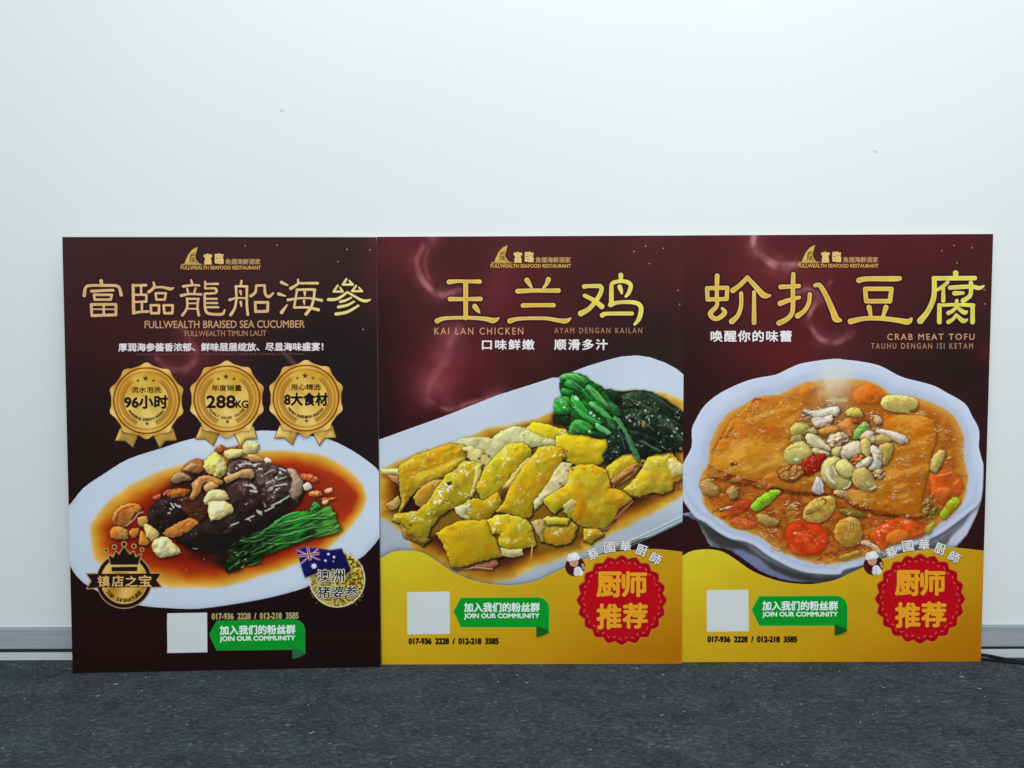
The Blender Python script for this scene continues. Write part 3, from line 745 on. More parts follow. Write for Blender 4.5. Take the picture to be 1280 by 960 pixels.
for x, y, rr in balls: po.line([pt('U', x, y)+((rr+13)/9.6,)], rim, em, .45)
po.fill(crown, dk, em)
for x, y, rr in balls: po.line([pt('U', x, y)+(rr/9.6,)], dk, em, .45)
po.fill(U('360,348 705,345 700,432 365,432'), (222, 184, 110), em)
po.fill(U('378,372 690,368 688,422 380,424'), dk, em)
po.fill(rib, dk, em)
# origin emblem: round gold picture behind the flag
oe = po.new('origin_emblem')
cx, cy = pt('V', 590, 520)
sl = po.win(cx-50, cy-50, cx+50, cy+50); X, Y = po.X[sl]-cx, po.Y[sl]-cy; r = np.hypot(X, Y)
rr = random.Random(8)
for k in range(70):
    a = rr.choice([rr.uniform(-1.3, -.35), rr.uniform(2.2, 3.6), rr.uniform(.4, 1.0)]); q = rr.uniform(31, 38)
    x, y = cx+q*math.cos(a), cy+q*math.sin(a); b_ = rr.uniform(0, 3.1)
    po.line([(x, y, .5), (x+3*math.cos(b_), y+3*math.sin(b_), .4)], rr.choice([(170, 150, 70), (120, 104, 50), (200, 190, 150), (90, 76, 36)]), oe, .6, .85)
po.put(sl, sstep(-.5, .5, 35.2-r), (222, 212, 186), oe)
tx = fbm(po.X[sl]/2.3, po.Y[sl]/2.3, 61, 3)
C = np.array([70, 58, 18.])+(np.array([206, 176, 60.])-np.array([70, 58, 18.]))*sstep(.3, .6, tx)[..., None]+np.array([30, 30, 60.])*sstep(.62, .75, tx)[..., None]
C = C+(np.array([176, 164, 110.])-C)*.45*sstep(5, -25, X-.2*Y)[..., None]
po.put(sl, sstep(-.5, .5, 33.8-r), C, oe)
fl = po.new('australian_flag', oe)
F = pts('V: 105,165 200,135 370,150 500,172 640,152 690,250 752,412 680,470 520,420 380,430 205,500 165,380 140,280')
po.fill(F, (120, 126, 128), None, aa=3)
po.piece(F, (20, 20, 82), fl, puff=3, nz=1.4, nsc=16, light=1.1, smooth=0, shadow=.2, mottle=.25, rough=.3)
FC = F[0:1]
sl = po.win(368, 680, 402, 712); X, Y = po.X[sl], po.Y[sl]
lim = sstep(-.4, .4, poly_sd(np.asarray(pts('V: 105,165 200,135 370,150 378,220 388,292 270,290 160,345 140,280')), X, Y))
for s, w1, w2 in (('V: 110,170 385,290', .9, .3), ('V: 150,335 370,145', .9, .3), ('V: 130,240 385,205', 1.7, .9), ('V: 235,125 270,300', 1.7, .9)):
    a, b_ = pts(s)
    for w_, c in ((w1, (222, 206, 220)), (w2, (150, 24, 48))):
        dd = line_sd([a+(w_,), b_+(w_,)], X, Y); po.put(sl, lim*sstep(-.4, .4, dd), c, fl)
for x, y, q in ((312, 360, 4.2), (485, 216, 2.1), (553, 252, 2.1), (450, 295, 2.0), (545, 303, 1.1)):
    po.fill(star_pts(*pt('V', x, y), q, n=7, inner=.6), (226, 228, 240), fl, aa=.4)
# green banner (also used by the other posters) and the plain white tile
def banner(po, dx, dy, shear=0.0, dim=1.0, tilt=0.0):
    lab = po.new('banner'); x0, y0 = 500+dx, 730+dy
    f = lambda q: [(x0+x/6.4, y0+y/6.4-tilt*(x-430)/6.4) for x, y in q]
    body = f([(430, 218), (488, 112), (1110, 108), (1150, 120), (1180, 150), (1192, 190), (1192, 385), (1170, 362), (1120, 345), (488, 345)])
    fold = f([(1092, 340), (1130, 348), (1170, 362), (1192, 385), (1150, 410), (1092, 424)])
    po.fill(body, (120, 190, 90) if dim == 1 else (70, 140, 80), lab, grow=.7); po.fill(fold, (16, 92, 22), lab)
    po.piece(body, (10, 148, 40), lab, puff=1, light=0, nz=0, shadow=0, smooth=0, mottle=.03, rough=0)
    po.piece(fold, (18, 88, 26) if dim == 1 else (40, 100, 60), lab, puff=1, light=0, nz=0, shadow=.15, smooth=0, mottle=.1, rough=0)
    B = lambda a, b_, c, d: (x0+a/6.4, y0+b_/6.4-tilt*(a-430)/6.4-tilt*(c-a)/12.8, x0+c/6.4, y0+d/6.4-tilt*(a-430)/6.4-tilt*(c-a)/12.8)
    return lab, [('加入我们的粉丝群', B(514, 150, 1116, 222), (226, 240, 236), .42, R(0)+math.degrees(math.atan(tilt)), None),
            ('JOIN OUR COMMUNITY', B(514, 236, 1114, 282), (220, 240, 226), .36, math.degrees(math.atan(tilt)), None)]
it = banner(po, -305.3, 28.8, dim=.8, tilt=.012)
tile = po.new('white_tile'); po.fill([(208.6, 766.2), (259, 765.4), (259.4, 815.4), (208.9, 816.3)], (206, 212, 214), tile)
tl_ = po.new('title_lettering')
strokes(po, '''
T1: 285,112,24 295,165,15; ~75,295,22 86,210,18 130,172,17 300,168,17 470,172,18 515,205,18 535,285,22; 165,240,18 300,232,16 435,228,17; 195,285,15 420,285,15 405,345,15 205,345,15 @; 160,405,17 470,405,17 470,535,18 170,545,18 @; 318,400,14 318,540,15; 175,465,9 455,465,9
T1: 685,165,20 688,340,19 692,512,21; 685,168,15 845,165,17; 785,175,14 785,280,14; 700,285,13 850,285,15 850,370,15 700,375,13; 795,380,14 795,490,14; ~690,512,18 780,498,15 870,494,17; ~940,130,14 950,180,18 930,210,18 880,250,19; ~950,192,14 1050,190,15 1150,212,20 1190,197,9; 965,265,14 1095,265,14 1080,345,14 975,345,14 @; 905,415,15 1010,415,15 1005,515,16 910,515,16 @; 1065,415,15 1180,415,15 1175,515,16 1075,515,16 @
T2: 170,105,15 185,150,14; ~70,180,17 180,165,14 270,168,15; 120,210,13 135,265,13; 225,205,13 205,265,13; ~45,295,19 150,275,14 295,280,16; ~118,330,15 122,430,15 98,490,16 60,540,18; 115,335,13 265,335,14; ~258,335,15 250,450,15 266,540,18; 130,392,10 245,392,10; 125,460,10 245,460,10
T2: 345,120,13 345,205,13; 350,150,12 505,148,15; ~350,207,13 450,203,14 485,220,15 480,258,15 430,267,14 345,270,14; ~340,270,15 342,430,16 370,510,18 460,528,17 560,525,18 590,475,11; 360,335,12 490,335,14; 360,388,12 495,388,14; 360,440,12 510,440,14
T2: 800,110,14 790,165,14; ~725,182,15 760,178,14 870,180,15; ~730,180,15 735,330,15 715,450,16 665,535,20; ~867,180,16 866,400,16 878,530,18; ~650,348,18 740,325,12 870,328,11; 785,240,17 795,280,11; 790,375,17 797,430,9; ~915,300,18 970,255,17 985,170,15; 985,168,15 1090,168,15; ~1090,168,15 1095,270,17 1140,310,18 1195,265,13; 970,380,17 1130,380,17 1125,490,18 975,495,18 @
T3: 80,130,22 155,165,11; 45,275,22 130,300,8; 150,410,8 80,505,23; ~285,95,13 280,150,15 195,205,21; 285,140,14 530,140,17; ~270,222,15 480,220,16 490,240,16 482,330,15 450,440,17 385,528,20; ~275,222,15 255,330,14 238,440,16; ~240,445,15 400,443,15 540,472,20; ~160,350,18 300,328,12 450,330,13 580,355,20; 370,255,17 372,300,8; 360,360,16 365,405,8
T3: 890,90,14 845,158,14 970,158,14 928,110,12; 782,168,13 730,245,14 845,245,14 812,195,12; 1012,172,13 960,240,13 1085,240,14 1048,195,12; ~900,250,13 840,300,16 760,340,18 665,345,20; ~900,250,13 1000,308,15 1080,352,18 1140,362,19 1190,345,9; ~815,372,17 880,355,15 950,320,12; ~790,438,19 900,415,16 985,370,13; ~760,525,20 900,500,18 1040,420,14
''', tl_, gold_title((230, 186, 146), (216, 172, 94), (234, 216, 104), 330, 460), outline=1.1)
parts = po.build(board)
for ml, cx, cy, top, big, arc in MED:
    its = [(top, (cx-18.5, cy-17.5, cx+18.5, cy-10), (70, 36, 14), .18, 0, None)]
    for s, a, b_, c, d in big: its.append((s, (cx+a, cy+b_, cx+c, cy+d), (28, 16, 16), .7 if s != 'KG' else .35, 0, None))
    its += arc_items(arc, cx, cy-3.5, 26.8, 218, 322, 2.9, (84, 48, 16), .12, True)
    lettering(po, its, 'medal_lettering', parts[ml])
lettering(po, [('镇', (*pt('U', 215, 478), *pt('U', 355, 608)), (224, 180, 104), .3, 0, None), ('店', (*pt('U', 385, 475), *pt('U', 525, 605)), (224, 180, 104), .3, 0, None),
               ('之', (*pt('U', 548, 478), *pt('U', 690, 605)), (224, 180, 104), .3, 0, None), ('宝', (*pt('U', 708, 470), *pt('U', 858, 603)), (224, 180, 104), .3, 0, None)]
          + arc_items('TOP SIGNATURE', *pt('U', 530, 535), 24.2, 216, 324, 4.4, (56, 34, 14), .2, True), 'emblem_lettering', parts[em])
wo = ((222, 216, 196), 1.0)
lettering(po, [(ch, (*pt('V', x, y), *pt('V', x+152, y+142)), (20, 24, 26), .22, 0, wo) for ch, x, y in
               (('澳', 352, 402), ('洲', 522, 400), ('猪', 356, 600), ('婆', 524, 596), ('参', 692, 596))], 'origin_lettering', parts[oe])
lettering(po, it[1], 'banner_lettering', parts[it[0]])
lettering(po, [('017-936  2228  /  012-218  3585', (265, 766.2, 373, 773.6), (176, 158, 108), .45, .6, None)], 'phone_lettering', po.root)
lettering(po, [('FULLWEALTH BRAISED SEA CUCUMBER', (181, 400.8, 380.8, 410), (194, 148, 106), .18, .2, None), ('FULLWEALTH TIMUN LAUT', (231.2, 413.2, 333, 420.2), (176, 122, 88), .1, .3, None),
               ('厚润海参酱香浓郁、鲜味层层绽放、尽显海味盛宴！', (148.5, 428.6, 404, 438.8), (226, 216, 218), .36, .2, None),
               ('Luxuriously braised sea cucumber with rich savoury depth and unfolding ocean flavours.', (170.5, 440.8, 381, 444.8), (116, 72, 76), 0, .2, None)], 'subtitle_lettering', po.root, each=True)

# ======================================================== shared by posters 2 and 3
def seal(po, dx, dy):
    sc = po.new('chef_badge'); cx, cy = 777.2+dx, 750.2+dy
    sl = po.win(cx-62, cy-62, cx+62, cy+62); X, Y = po.X[sl]-cx, po.Y[sl]-cy; r = np.hypot(X, Y); th = np.arctan2(X, -Y)
    tri = np.abs(((th/(2*math.pi)*20+.5) % 1)-.5)*2          # 0 on a tooth, 1 between
    ro = 56.2-4.6*(tri**1.25)
    po.put(sl, sstep(-.6, .6, ro+1.5-r), (214, 122, 44), sc)
    C = np.array([186, 8, 24.])*(1+.06*(fbm(po.X[sl]/25, po.Y[sl]/25, 3, 2)-.5))[..., None]
    C = C*(1-.16*sstep(44, 54, r))[..., None]
    po.put(sl, sstep(-.5, .5, ro-r), C, sc)
    rd = 49.6-3.4*tri; dash = (np.abs(((th/(2*math.pi)*40+.25) % 1)-.5) < .24)
    po.put(sl, .85*dash*np.exp(-((r-rd)/.75)**2), (236, 110, 104))
    ic = po.new('chef_icon'); cx, cy = 718.9+dx, 708.2+dy
    po.line([(cx, cy, 12.4)], (72, 18, 22), ic, .5)
    for x, y, q, c in ((-1.6, -5.5, 5.6, (206, 160, 140)), (3.4, 4.6, 4.8, (226, 224, 226)), (6.2, 7.4, 4.2, (226, 224, 226)), (1.6, 8.4, 3.6, (214, 212, 216)), (-5.4, -12.5, 4.0, (228, 228, 234)), (-.4, -13.6, 4.4, (236, 236, 240)), (-7.6, -9.2, 2.8, (218, 218, 226)),
                       (3.2, -11.2, 3.0, (226, 226, 232)), (9.4, -2.0, 1.7, (216, 168, 146)), (10.6, 1.4, 1.8, (206, 156, 136))):
        po.line([(cx+x, cy+y, q)], c, ic, .6)
    po.line([(cx-6.6, cy-8.2, .9), (cx+2.6, cy-9.6, .9)], (224, 224, 232), ic, .5)
    for x, y in ((-3.4, -5.6), (.4, -6.2)): po.line([(cx+x, cy+y, .6)], (70, 40, 38), ic, .5)
    po.line([(cx-2.6, cy-2.9, .5), (cx+.2, cy-3.0, .5)], (170, 60, 60), ic, .5)
    po.line([(cx+2.6, cy+2.0, .5), (cx+4.2, cy+10, .5)], (160, 166, 176), ic, .5, .7)
    return sc
def seal_text(po, dx, dy, badge):
    ot = ((140, 30, 14), 1.55); c = (232, 158, 34)
    lettering(po, [(ch, (a+dx, b_+dy, a+29.5+dx, b_+30+dy), c, 1.25, 0, ot) for ch, a, b_ in (('厨', 746.6, 715.4), ('师', 778.2, 715), ('推', 746.6, 755.4), ('荐', 779, 754.4))], 'badge_lettering', badge)
    wt = ((120, 116, 112), .75)
    lettering(po, [(ch, (x-6.6+dx, y-6.6+dy, x+6.6+dx, y+6.6+dy), (232, 230, 226), .2, rot, wt) for ch, x, y, rot in
                   (('蔡', 741.4, 692.0, 22), ('國', 761.6, 684.0, 9), ('華', 781.8, 682.2, -2), ('厨', 801.6, 687.6, -18), ('師', 819.4, 697.8, -30))], 'chef_name_lettering', po.root)
def wave(po, dx, dy, tail):
    lab = po.new('gold_panel')
    top = pts('px: 440,700 466,697; O: 45,490 120,450 220,435 320,440 400,465 500,530 600,600 720,655 860,695 1000,712 1120,710 1280,680; px: 690,717 706,710; X: 300,190 520,140 760,112 900,110 1090,130')+[(870, 691)]
    top = [(x+dx, y+dy) for x, y in top]
    P = catmull(top, 4)+[np.array((880+dx, 860)), np.array((430+dx, 860))]
    sl = po.win(*np.min(P, 0), *np.max(P, 0)); X, Y = po.X[sl], po.Y[sl]; d = poly_sd(P, X, Y)
    t = np.clip(((X-dx-477)/375*.75+(Y-690)/140*.45), 0, 1.15)[..., None]
    C = np.array([217, 203, 42.])*(1-t)+np.array([182, 120, 10.])*t
    C = C+(np.array([206, 162, 24.])-C)*.35*np.sin(np.clip(t, 0, 1)*3.1)
    C = C*(1+.05*(fbm(X/40, Y/30, 13, 2)-.5)+.03*(fbm(X/1.4, Y/1.4, 19, 1)-.5))[..., None]
    C = C+(np.array([224, 204, 96.])-C)*np.exp(-np.maximum(d, 0)/.8)[..., None]*.6
    po.img[sl] *= 1-(.35*np.exp(-np.maximum(-d, 0)/3)*(d < .3))[..., None]
    po.put(sl, sstep(-.5, .5, d), C, lab)

# ======================================================== poster 2: kai lan chicken
po = Poster(.016263, -.030468, .00057720, .0273015,
            'poster of yellow sliced chicken and dark green kai lan, middle of the three leaning posters')
def bg2(X, Y):
    t = np.clip((Y-295)/300, 0, 1)[..., None]
    im = np.array([72, 28, 30.])*(1-t)+np.array([44, 17, 18.])*t
    im = im+0*X[..., None]
    im = glow(im, X, Y, 840, 440, 110, 70, (40, 26, 27), .85); im = glow(im, X, Y, 770, 470, 80, 40, (34, 24, 24), .6)
    im = glow(im, X, Y, 478, 560, 20, 120, (24, 16, 16), .8); im = glow(im, X, Y, 478, 430, 14, 90, (40, 18, 18), .6)
    im = glow(im, X, Y, 500, 320, 40, 40, (92, 32, 37), .4); im = glow(im, X, Y, 570, 470, 70, 40, (112, 32, 42), .6, -.4)
    im = glow(im, X, Y, 640, 380, 60, 60, (94, 26, 32), .6); im = glow(im, X, Y, 560, 445, 22, 40, (128, 56, 64), .4, .4)
    im = glow(im, X, Y, 545, 478, 22, 18, (140, 70, 78), .4); im = glow(im, X, Y, 620, 360, 18, 40, (112, 44, 52), .4, .3); im = glow(im, X, Y, 850, 330, 14, 60, (88, 30, 34), .5)
    im = im*(.86+.28*fbm(X/45, Y/45, 5, 3))[..., None]
    im = smoke(im, X, Y, [(541, 292, .8), (529, 308, 1.2), (521, 326, 1.4), (526, 346, 1.6), (540, 363, 1.8), (556, 369, 2), (575, 362, 1.5)], (176, 108, 112), .62, 2.0)
    im = smoke(im, X, Y, [(500, 300, 1), (522, 318, 2), (522, 340, 2)], (104, 38, 42), .3, 7)
    im = smoke(im, X, Y, [(566, 400, 2), (552, 440, 4), (540, 470, 5), (556, 500, 3), (590, 505, 2), (625, 494, 1)], (130, 54, 62), .3, 7)
    im = smoke(im, X, Y, [(535, 500, .6), (560, 512, 1), (590, 503, 1), (625, 494, .6)], (170, 108, 112), .5, 1.8)
    im = smoke(im, X, Y, [(548, 292, .5), (536, 310, .6), (531, 330, .8), (536, 348, .6)], (140, 74, 80), .4, 1.6)
    im = smoke(im, X, Y, [(575, 405, .6), (562, 430, 1), (556, 452, 1.4), (540, 474, 1.6), (532, 492, .8)], (164, 98, 104), .4, 4)
    return im
u, v, BX, BY, nu, nv = bg_points(po); board = make_board(po, bg2(BX, BY), BX, BY, u, v, nu, nv)
po.img[:] = bg2(po.X, po.Y)
dots(po, [(792.5, 314), (806.9, 307.5), (829, 310.3), (811.5, 329.4), (847.2, 362.8), (849.4, 380.3)])
logo(po, 0, 0)
dish = po.new('dish_picture')
PL = pts('px: 466,551; P: 30,185 545,0; px: 621,494 690,472; K: 120,225 380,125 560,70 680,40 820,28 940,45 1080,95 1180,150 1245,205; px: 868,480 868,646; Q: 1225,850 1000,960; px: 781,677 700,716 640,745 560,745 466,745')
sl, d = po.fill(PL, (190, 200, 216), dish, smooth=0, aa=.6)
X, Y = po.X[sl], po.Y[sl]
C = np.array([196, 206, 221.])*(1+.05*(fbm(X/50, Y/40, 4, 2)-.5))[..., None]
C = C*(1-.12*sstep(620, 660, Y))[..., None]
C = C+(np.array([226, 230, 234.])-C)*(.7*np.exp(-np.maximum(d, 0)/.9))[..., None]
po.put(sl, sstep(-.5, .5, d), C, dish)
for off, c, w_ in ((0.6, (96, 128, 128), 1.2), (3.2, (206, 216, 218), .6), (5.2, (126, 154, 156), 1.3), (7.4, (214, 220, 224), .8)):
    po.line([(858, 650-off, w_), (816, 670-off, w_), (781, 686-off, w_), (730, 708-off, w_)], c, dish, .7, .8)
sauce = po.new('sauce', dish)
SA = pts('px: 474,588; P: 200,340 400,270 590,215 740,165 900,90 1100,60 1270,15; K: 100,520 230,500 600,420; px: 773,490; K: 680,345 800,335 940,345 1080,365 1200,415 1250,440; px: 862,560 862,619; Q: 1230,655 1000,790 700,930; px: 733,689; O: 1280,565 1100,660 900,700; px: 585,724 548,704; O: 280,430 230,330 130,230; px: 474,646')
P = np.asarray(SA); sl = po.win(*P.min(0), *P.max(0)); X, Y = po.X[sl], po.Y[sl]
d = poly_sd(P, X, Y)+(fbm(X/16, Y/12, 8, 2)-.5)*3
dd = np.clip(d/7.0, 0, 3.99); ramp = np.array([[214, 180, 96], [196, 140, 34], [142, 82, 16], [84, 42, 14], [58, 28, 14.]])
i0 = dd.astype(int); fr = (dd-i0)[..., None]; C = ramp[i0]*(1-fr)+ramp[i0+1]*fr
C = C*(1+.3*(fbm(X/14, Y/9, 21, 3)-.5))[..., None]
po.put(sl, sstep(-2.5, 3, d), C); po.lab[sl] = np.where(d > -1, sauce, po.lab[sl])
po.fill(pts('px: 698,506 716,500 712,528 770,540 760,560 690,540 690,520'), (44, 26, 16), None, aa=4)
YL = dict(puff=6, light=.75, nz=.30, nsc=6, spec=.85, sp_sc=1.5, sp_t=.54, mottle=.17, shadow=.8, shr=3.0, smooth=1, grow=1.0, edge=(218, 192, 90), ew=.7)
def chick(s, c=(200, 158, 26), c2=(184, 132, 16), **k):
    c = (min(c[0]-2, 214), c[1]+12, c[2]+4); c2 = (c2[0]-2, c2[1]+10, c2[2]+2); q = dict(YL); q.update(k); po.piece(pts(s), c, po.new('chicken_piece', dish), col2=c2, **q)
def meat(s, c=(216, 212, 164), **k):
    c = (c[0]*.94, c[1]*.92, c[2]*.84)
    q = dict(puff=4, light=.6, nz=.3, nsc=4, mottle=.12, shadow=.5, shr=2.0, smooth=1, grow=.6, streak=(R(-35), 12, 2.5, .35)); q.update(k)
    po.piece(pts(s), c, po.new('chicken_meat', dish), **q)
po.fill(pts('P: 200,410 430,300 600,240 760,300 1000,130 1250,60 1500,90 1660,180 1850,210 1820,400 1860,420 2080,300 2110,480 2000,620 2030,690 1850,900 1600,960 1640,1060 1300,1080 1200,1050 1000,1100 640,1190 580,1080 520,960 400,960 200,800'), (132, 92, 20), None, aa=5)
meat('P: 600,215 700,180 860,170 930,185 1000,120 1100,90 1220,95 1290,130 1300,230 1220,260 1060,260 960,350 900,420 830,400 780,370 720,320 690,250')
chick('P: 40,425 180,425 190,470 120,467 45,455', (222, 206, 136), (214, 190, 110), spec=0, shadow=.3)
meat('P: 90,470 190,488 190,555 130,512', (186, 134, 88)); meat('P: 85,710 120,680 180,640 195,690 160,740 110,745', (196, 160, 100), spec=.6)
po.fill(pts('P: 215,715 290,650 340,720 370,745 330,775 200,775'), (50, 24, 14), None, aa=2)
chick('Q: 0,95 40,55 150,70 250,110 300,112 290,150 240,190 220,240 100,205 0,190', (216, 188, 44), (204, 162, 24), spec=.2)
meat('Q: -20,110 90,165 220,192 215,242 100,240 -20,240', (216, 212, 158))
meat('Q: 235,160 300,112 325,140 290,175', (206, 186, 120))
chick('Q: 235,165 320,140 480,160 560,195 640,192 662,250 610,300 600,362 520,402 400,392 320,362 280,332 228,240', (212, 172, 28), (202, 156, 18), spec=.35)
chick('P: 190,400 300,330 450,275 580,228 700,240 722,300 700,360 640,400 540,470 440,530 330,580 270,640 215,740 182,778 215,690 195,600', (192, 146, 24), (178, 120, 14), spec=.45, streak=(R(-22), 26, 4, .45))
po.piece(pts('P: 300,480 420,440 560,380 690,330 700,365 620,420 520,480 420,530 340,560'), (206, 172, 44), None, puff=5, shadow=0, aa=4, light=.6)
meat('P: 690,250 760,240 850,280 860,380 830,420 790,375 720,320', (216, 206, 140))
meat('P: 860,290 920,350 960,350 930,420 870,440 840,400', (206, 188, 116), streak=None)
po.spots([tuple(pt('P', 715, 290))+(2.4,), tuple(pt('P', 722, 312))+(1.5,), tuple(pt('P', 826, 342))+(1.6,), tuple(pt('P', 862, 300))+(1.5,), tuple(pt('P', 905, 320))+(1.8,), tuple(pt('P', 880, 430))+(1.6,)], (84, 46, 20), None, .8)
chick('P: 305,650 370,570 480,515 535,510 520,560 440,650 395,705 370,735 330,700', (190, 128, 38), (176, 106, 26), spec=.3, edge=(220, 184, 110), ew=1.1)
chick('P: 145,790 330,765 420,690 470,610 520,540 560,480 640,430 700,370 790,370 845,390 830,470 790,580 760,650 700,690 600,740 500,800 440,880 400,990 385,1000 320,960 260,920 200,850 138,830', (190, 158, 30), (176, 136, 18), puff=11, spec=1, sp_t=.48)
meat('P: 800,400 845,385 835,460 800,570 770,640 755,640 780,540', (222, 208, 128), shadow=0, aa=1.5)
chick('P: 200,870 260,925 320,965 385,1003 400,985 430,990 380,1030 300,990 230,960', (150, 100, 30), (110, 60, 20), spec=.5)
po.spots([pt('P', 585, 540)+(2.7,), pt('P', 600, 532)+(1.6,), pt('P', 280, 870)+(1.2,)], (70, 24, 14), None, .9, .8)
chick('P: 805,570 870,430 950,330 1050,230 1180,220 1240,270 1230,330 1150,400 1090,470 1020,580 980,640 900,672 840,655', (202, 166, 30), (190, 146, 18), puff=9)
meat('P: 985,610 1100,460 1180,370 1225,330 1245,362 1150,470 1090,560 1040,650 995,650', (214, 192, 110), shadow=.7)
po.piece(pts('P: 985,600 1030,570 1080,575 1040,650 1000,665'), (96, 58, 22), None, puff=3, shadow=0, aa=3)
chick('P: 630,735 690,712 780,660 860,680 970,620 1000,680 960,750 850,860 760,830 690,800', (192, 150, 28), (180, 126, 14), puff=7)
meat('P: 630,735 690,715 752,710 705,785 765,835 705,822 650,780', (224, 222, 176), shadow=.2, streak=None)
chick('P: 970,765 1030,680 1080,570 1160,440 1250,325 1300,260 1400,240 1480,260 1505,320 1470,380 1440,440 1380,540 1320,620 1260,700 1240,790 1180,832 1100,780 1020,765', (200, 154, 24), (188, 132, 12), puff=9)
meat('Q: 45,690 150,560 230,420 280,368 345,385 340,480 300,560 220,620 130,680 60,745', (222, 212, 168), shadow=.6)
chick('Q: 640,500 620,430 740,320 830,305 870,350 935,355 860,400 760,440 700,500 670,570', (206, 164, 32), (194, 146, 20), spec=.25)
meat('Q: 648,530 720,470 800,400 880,378 918,392 840,465 760,530 700,558 665,598 645,570', (176, 126, 70), streak=(R(-35), 10, 2.2, 1.0), spec=.4)
for s in ('Q: 700,550,14 770,490,12 840,450,10', 'Q: 650,590,16 670,540,14', 'Q: 850,410,9 900,395,9'):
    key, *t = s.split(); po.line([pt('Q', *[float(z) for z in k.split(',')[:2]])+(float(k.split(',')[2])/6.4,) for k in t], (96, 40, 20), None, 1.2, .75)
chick('Q: 120,670 240,600 320,540 340,430 420,390 520,390 620,440 655,580 780,610 832,668 720,742 680,830 620,900 520,892 400,852 340,812 290,760 350,690 290,720 215,772 170,740', (202, 164, 28), (190, 130, 14), puff=10, spec=.3, nsc=8)
meat('Q: 280,720 350,668 380,690 360,750 310,780', (212, 196, 130), shadow=.2)
po.piece(pts('Q: 420,640 470,700 440,800 400,840 360,810'), (196, 126, 14), None, puff=4, shadow=0, aa=5, light=.4)
po.fill(pts('Q: 722,745 836,668 842,686 745,770 705,825 625,912 560,905 630,890 690,830'), (104, 44, 36), None, aa=1.2)
for s in ('Q: 840,682 750,765 700,820', 'Q: 400,862 520,900 620,905 680,865'):
    po.line([p+(.55,) for p in catmull(pts(s), 4)], (206, 150, 90), None, .7, .85)
chick('Q: 770,590 860,500 920,410 960,340 1060,290 1150,285 1160,330 1220,380 1250,400 1250,500 1160,522 1150,580 1080,620 1000,600 900,640 830,630', (204, 164, 42), (196, 148, 26), puff=9, spec=.6)
meat('Q: 1130,340 1220,380 1250,400 1250,470 1160,470 1130,420', (230, 214, 156), shadow=0, aa=1.6, streak=None)
for s in ('Q: 1160,500 1200,480 1250,470', 'Q: 1150,570 1190,530 1250,520', 'Q: 1090,628 1170,600 1250,570', 'Q: 830,640 900,655 960,640 1050,635'):
    po.line([p+(.9,) for p in catmull(pts(s), 4)], (130, 62, 24), None, .9, .75)
chick('Q: 110,830 160,812 330,832 390,880 370,960 340,1010 230,1030 110,1000 90,930', (198, 150, 32), (186, 124, 18))
chick('Q: 128,828 160,808 330,826 310,862 160,862', (214, 180, 60), (208, 166, 40), puff=3, spec=.2)
meat('Q: 28,850 100,820 130,850 110,940 120,1000 70,920', (206, 182, 120))
chick('Q: 450,905 560,912 600,950 500,1010 450,990', (190, 142, 34), (176, 120, 20))
meat('O: 620,572 860,530 960,512 972,545 930,588 780,572 640,592', (172, 110, 84), streak=(R(-8), 20, 2, .6))
po.line([p+(.6,) for p in catmull(pts('O: 620,585 740,580 800,570 930,585'), 4)], (226, 196, 176), None, .6, .8)
chick('O: 485,300 560,250 680,200 840,200 900,192 930,300 960,360 1002,480 860,512 720,552 610,570 570,470 540,380', (196, 152, 20), (186, 136, 12), puff=6, nz=.3, nsc=10, spec=.25, edge=(206, 164, 60), ew=1.4)
chick('O: 900,200 960,160 1050,148 1200,190 1240,240 1275,380 1260,402 1150,412 1060,432 1000,402 980,362 1010,290 935,300', (202, 164, 34), (192, 146, 20), sp_t=.48)
meat('O: 1000,420 1060,436 1170,428 1172,470 1080,492 1012,470', (212, 200, 154), streak=None)
po.line([pt('O', 1250, 400)+(.9,), pt('O', 1240, 500)+(.5,)], (216, 180, 80), None, .6)
po.spots([pt('O', 960, 300)+(1.6,), pt('O', 990, 315)+(1.6,), pt('O', 965, 345)+(1.4,), pt('O', 270, 230)+(1.1,)], (140, 66, 16), None, .8)
rr = random.Random(5)
for x, y, q in ((310, 280, 2.6), (275, 330, 2.4), (350, 425, 2.6), (320, 440, 2.0), (255, 540, 2.6), (270, 560, 2.0), (660, 520, 1.8), (130, 370, 1.5), (95, 440, 1.3), (80, 640, 2), (405, 215, 1.0), (450, 430, 1.2), (1045, 405, .9), (1135, 320, 1.2), (300, 400, 1.4)):
    x, y = pt('Q', x, y); po.spots([(x, y, q*.55), (x+rr.uniform(-2, 2), y+rr.uniform(-1, 1), q*.4)], (140, 62, 14), None, .75, 1.0)
for x, y, q in ((610, 300, 1.6), (585, 350, .9), (1180, 155, 1.0), (1120, 265, 1.0), (1010, 495, 1.2), (1190, 255, 1.3), (455, 560, 1.4)):
    po.spots([pt('P', x, y)+(q*.6,)], (120, 62, 14), None, .7, 1.0)
for x, y, n, sp in ((430, 770, 9, 5), (700, 620, 12, 7), (570, 690, 7, 4), (820, 800, 6, 3), (1140, 700, 10, 7), (360, 830, 6, 4), (1000, 490, 7, 5), (460, 410, 6, 8), (620, 370, 5, 5)):
    for k in range(n):
        a, b_ = pt('P', x+rr.gauss(0, sp*6.4*.55), y+rr.gauss(0, sp*6.4*.4))
        po.line([(a, b_, .5), (a+rr.uniform(-1.2, 1.8), b_-rr.uniform(-.4, 1.0), .4)], (238, 232, 196), None, .7, .8)
po.shreds(pts('P: 1030,780 1200,850 1230,800 1300,790 1330,900 1240,960 1100,900'), 5, [(190, 120, 30)], lab=None)
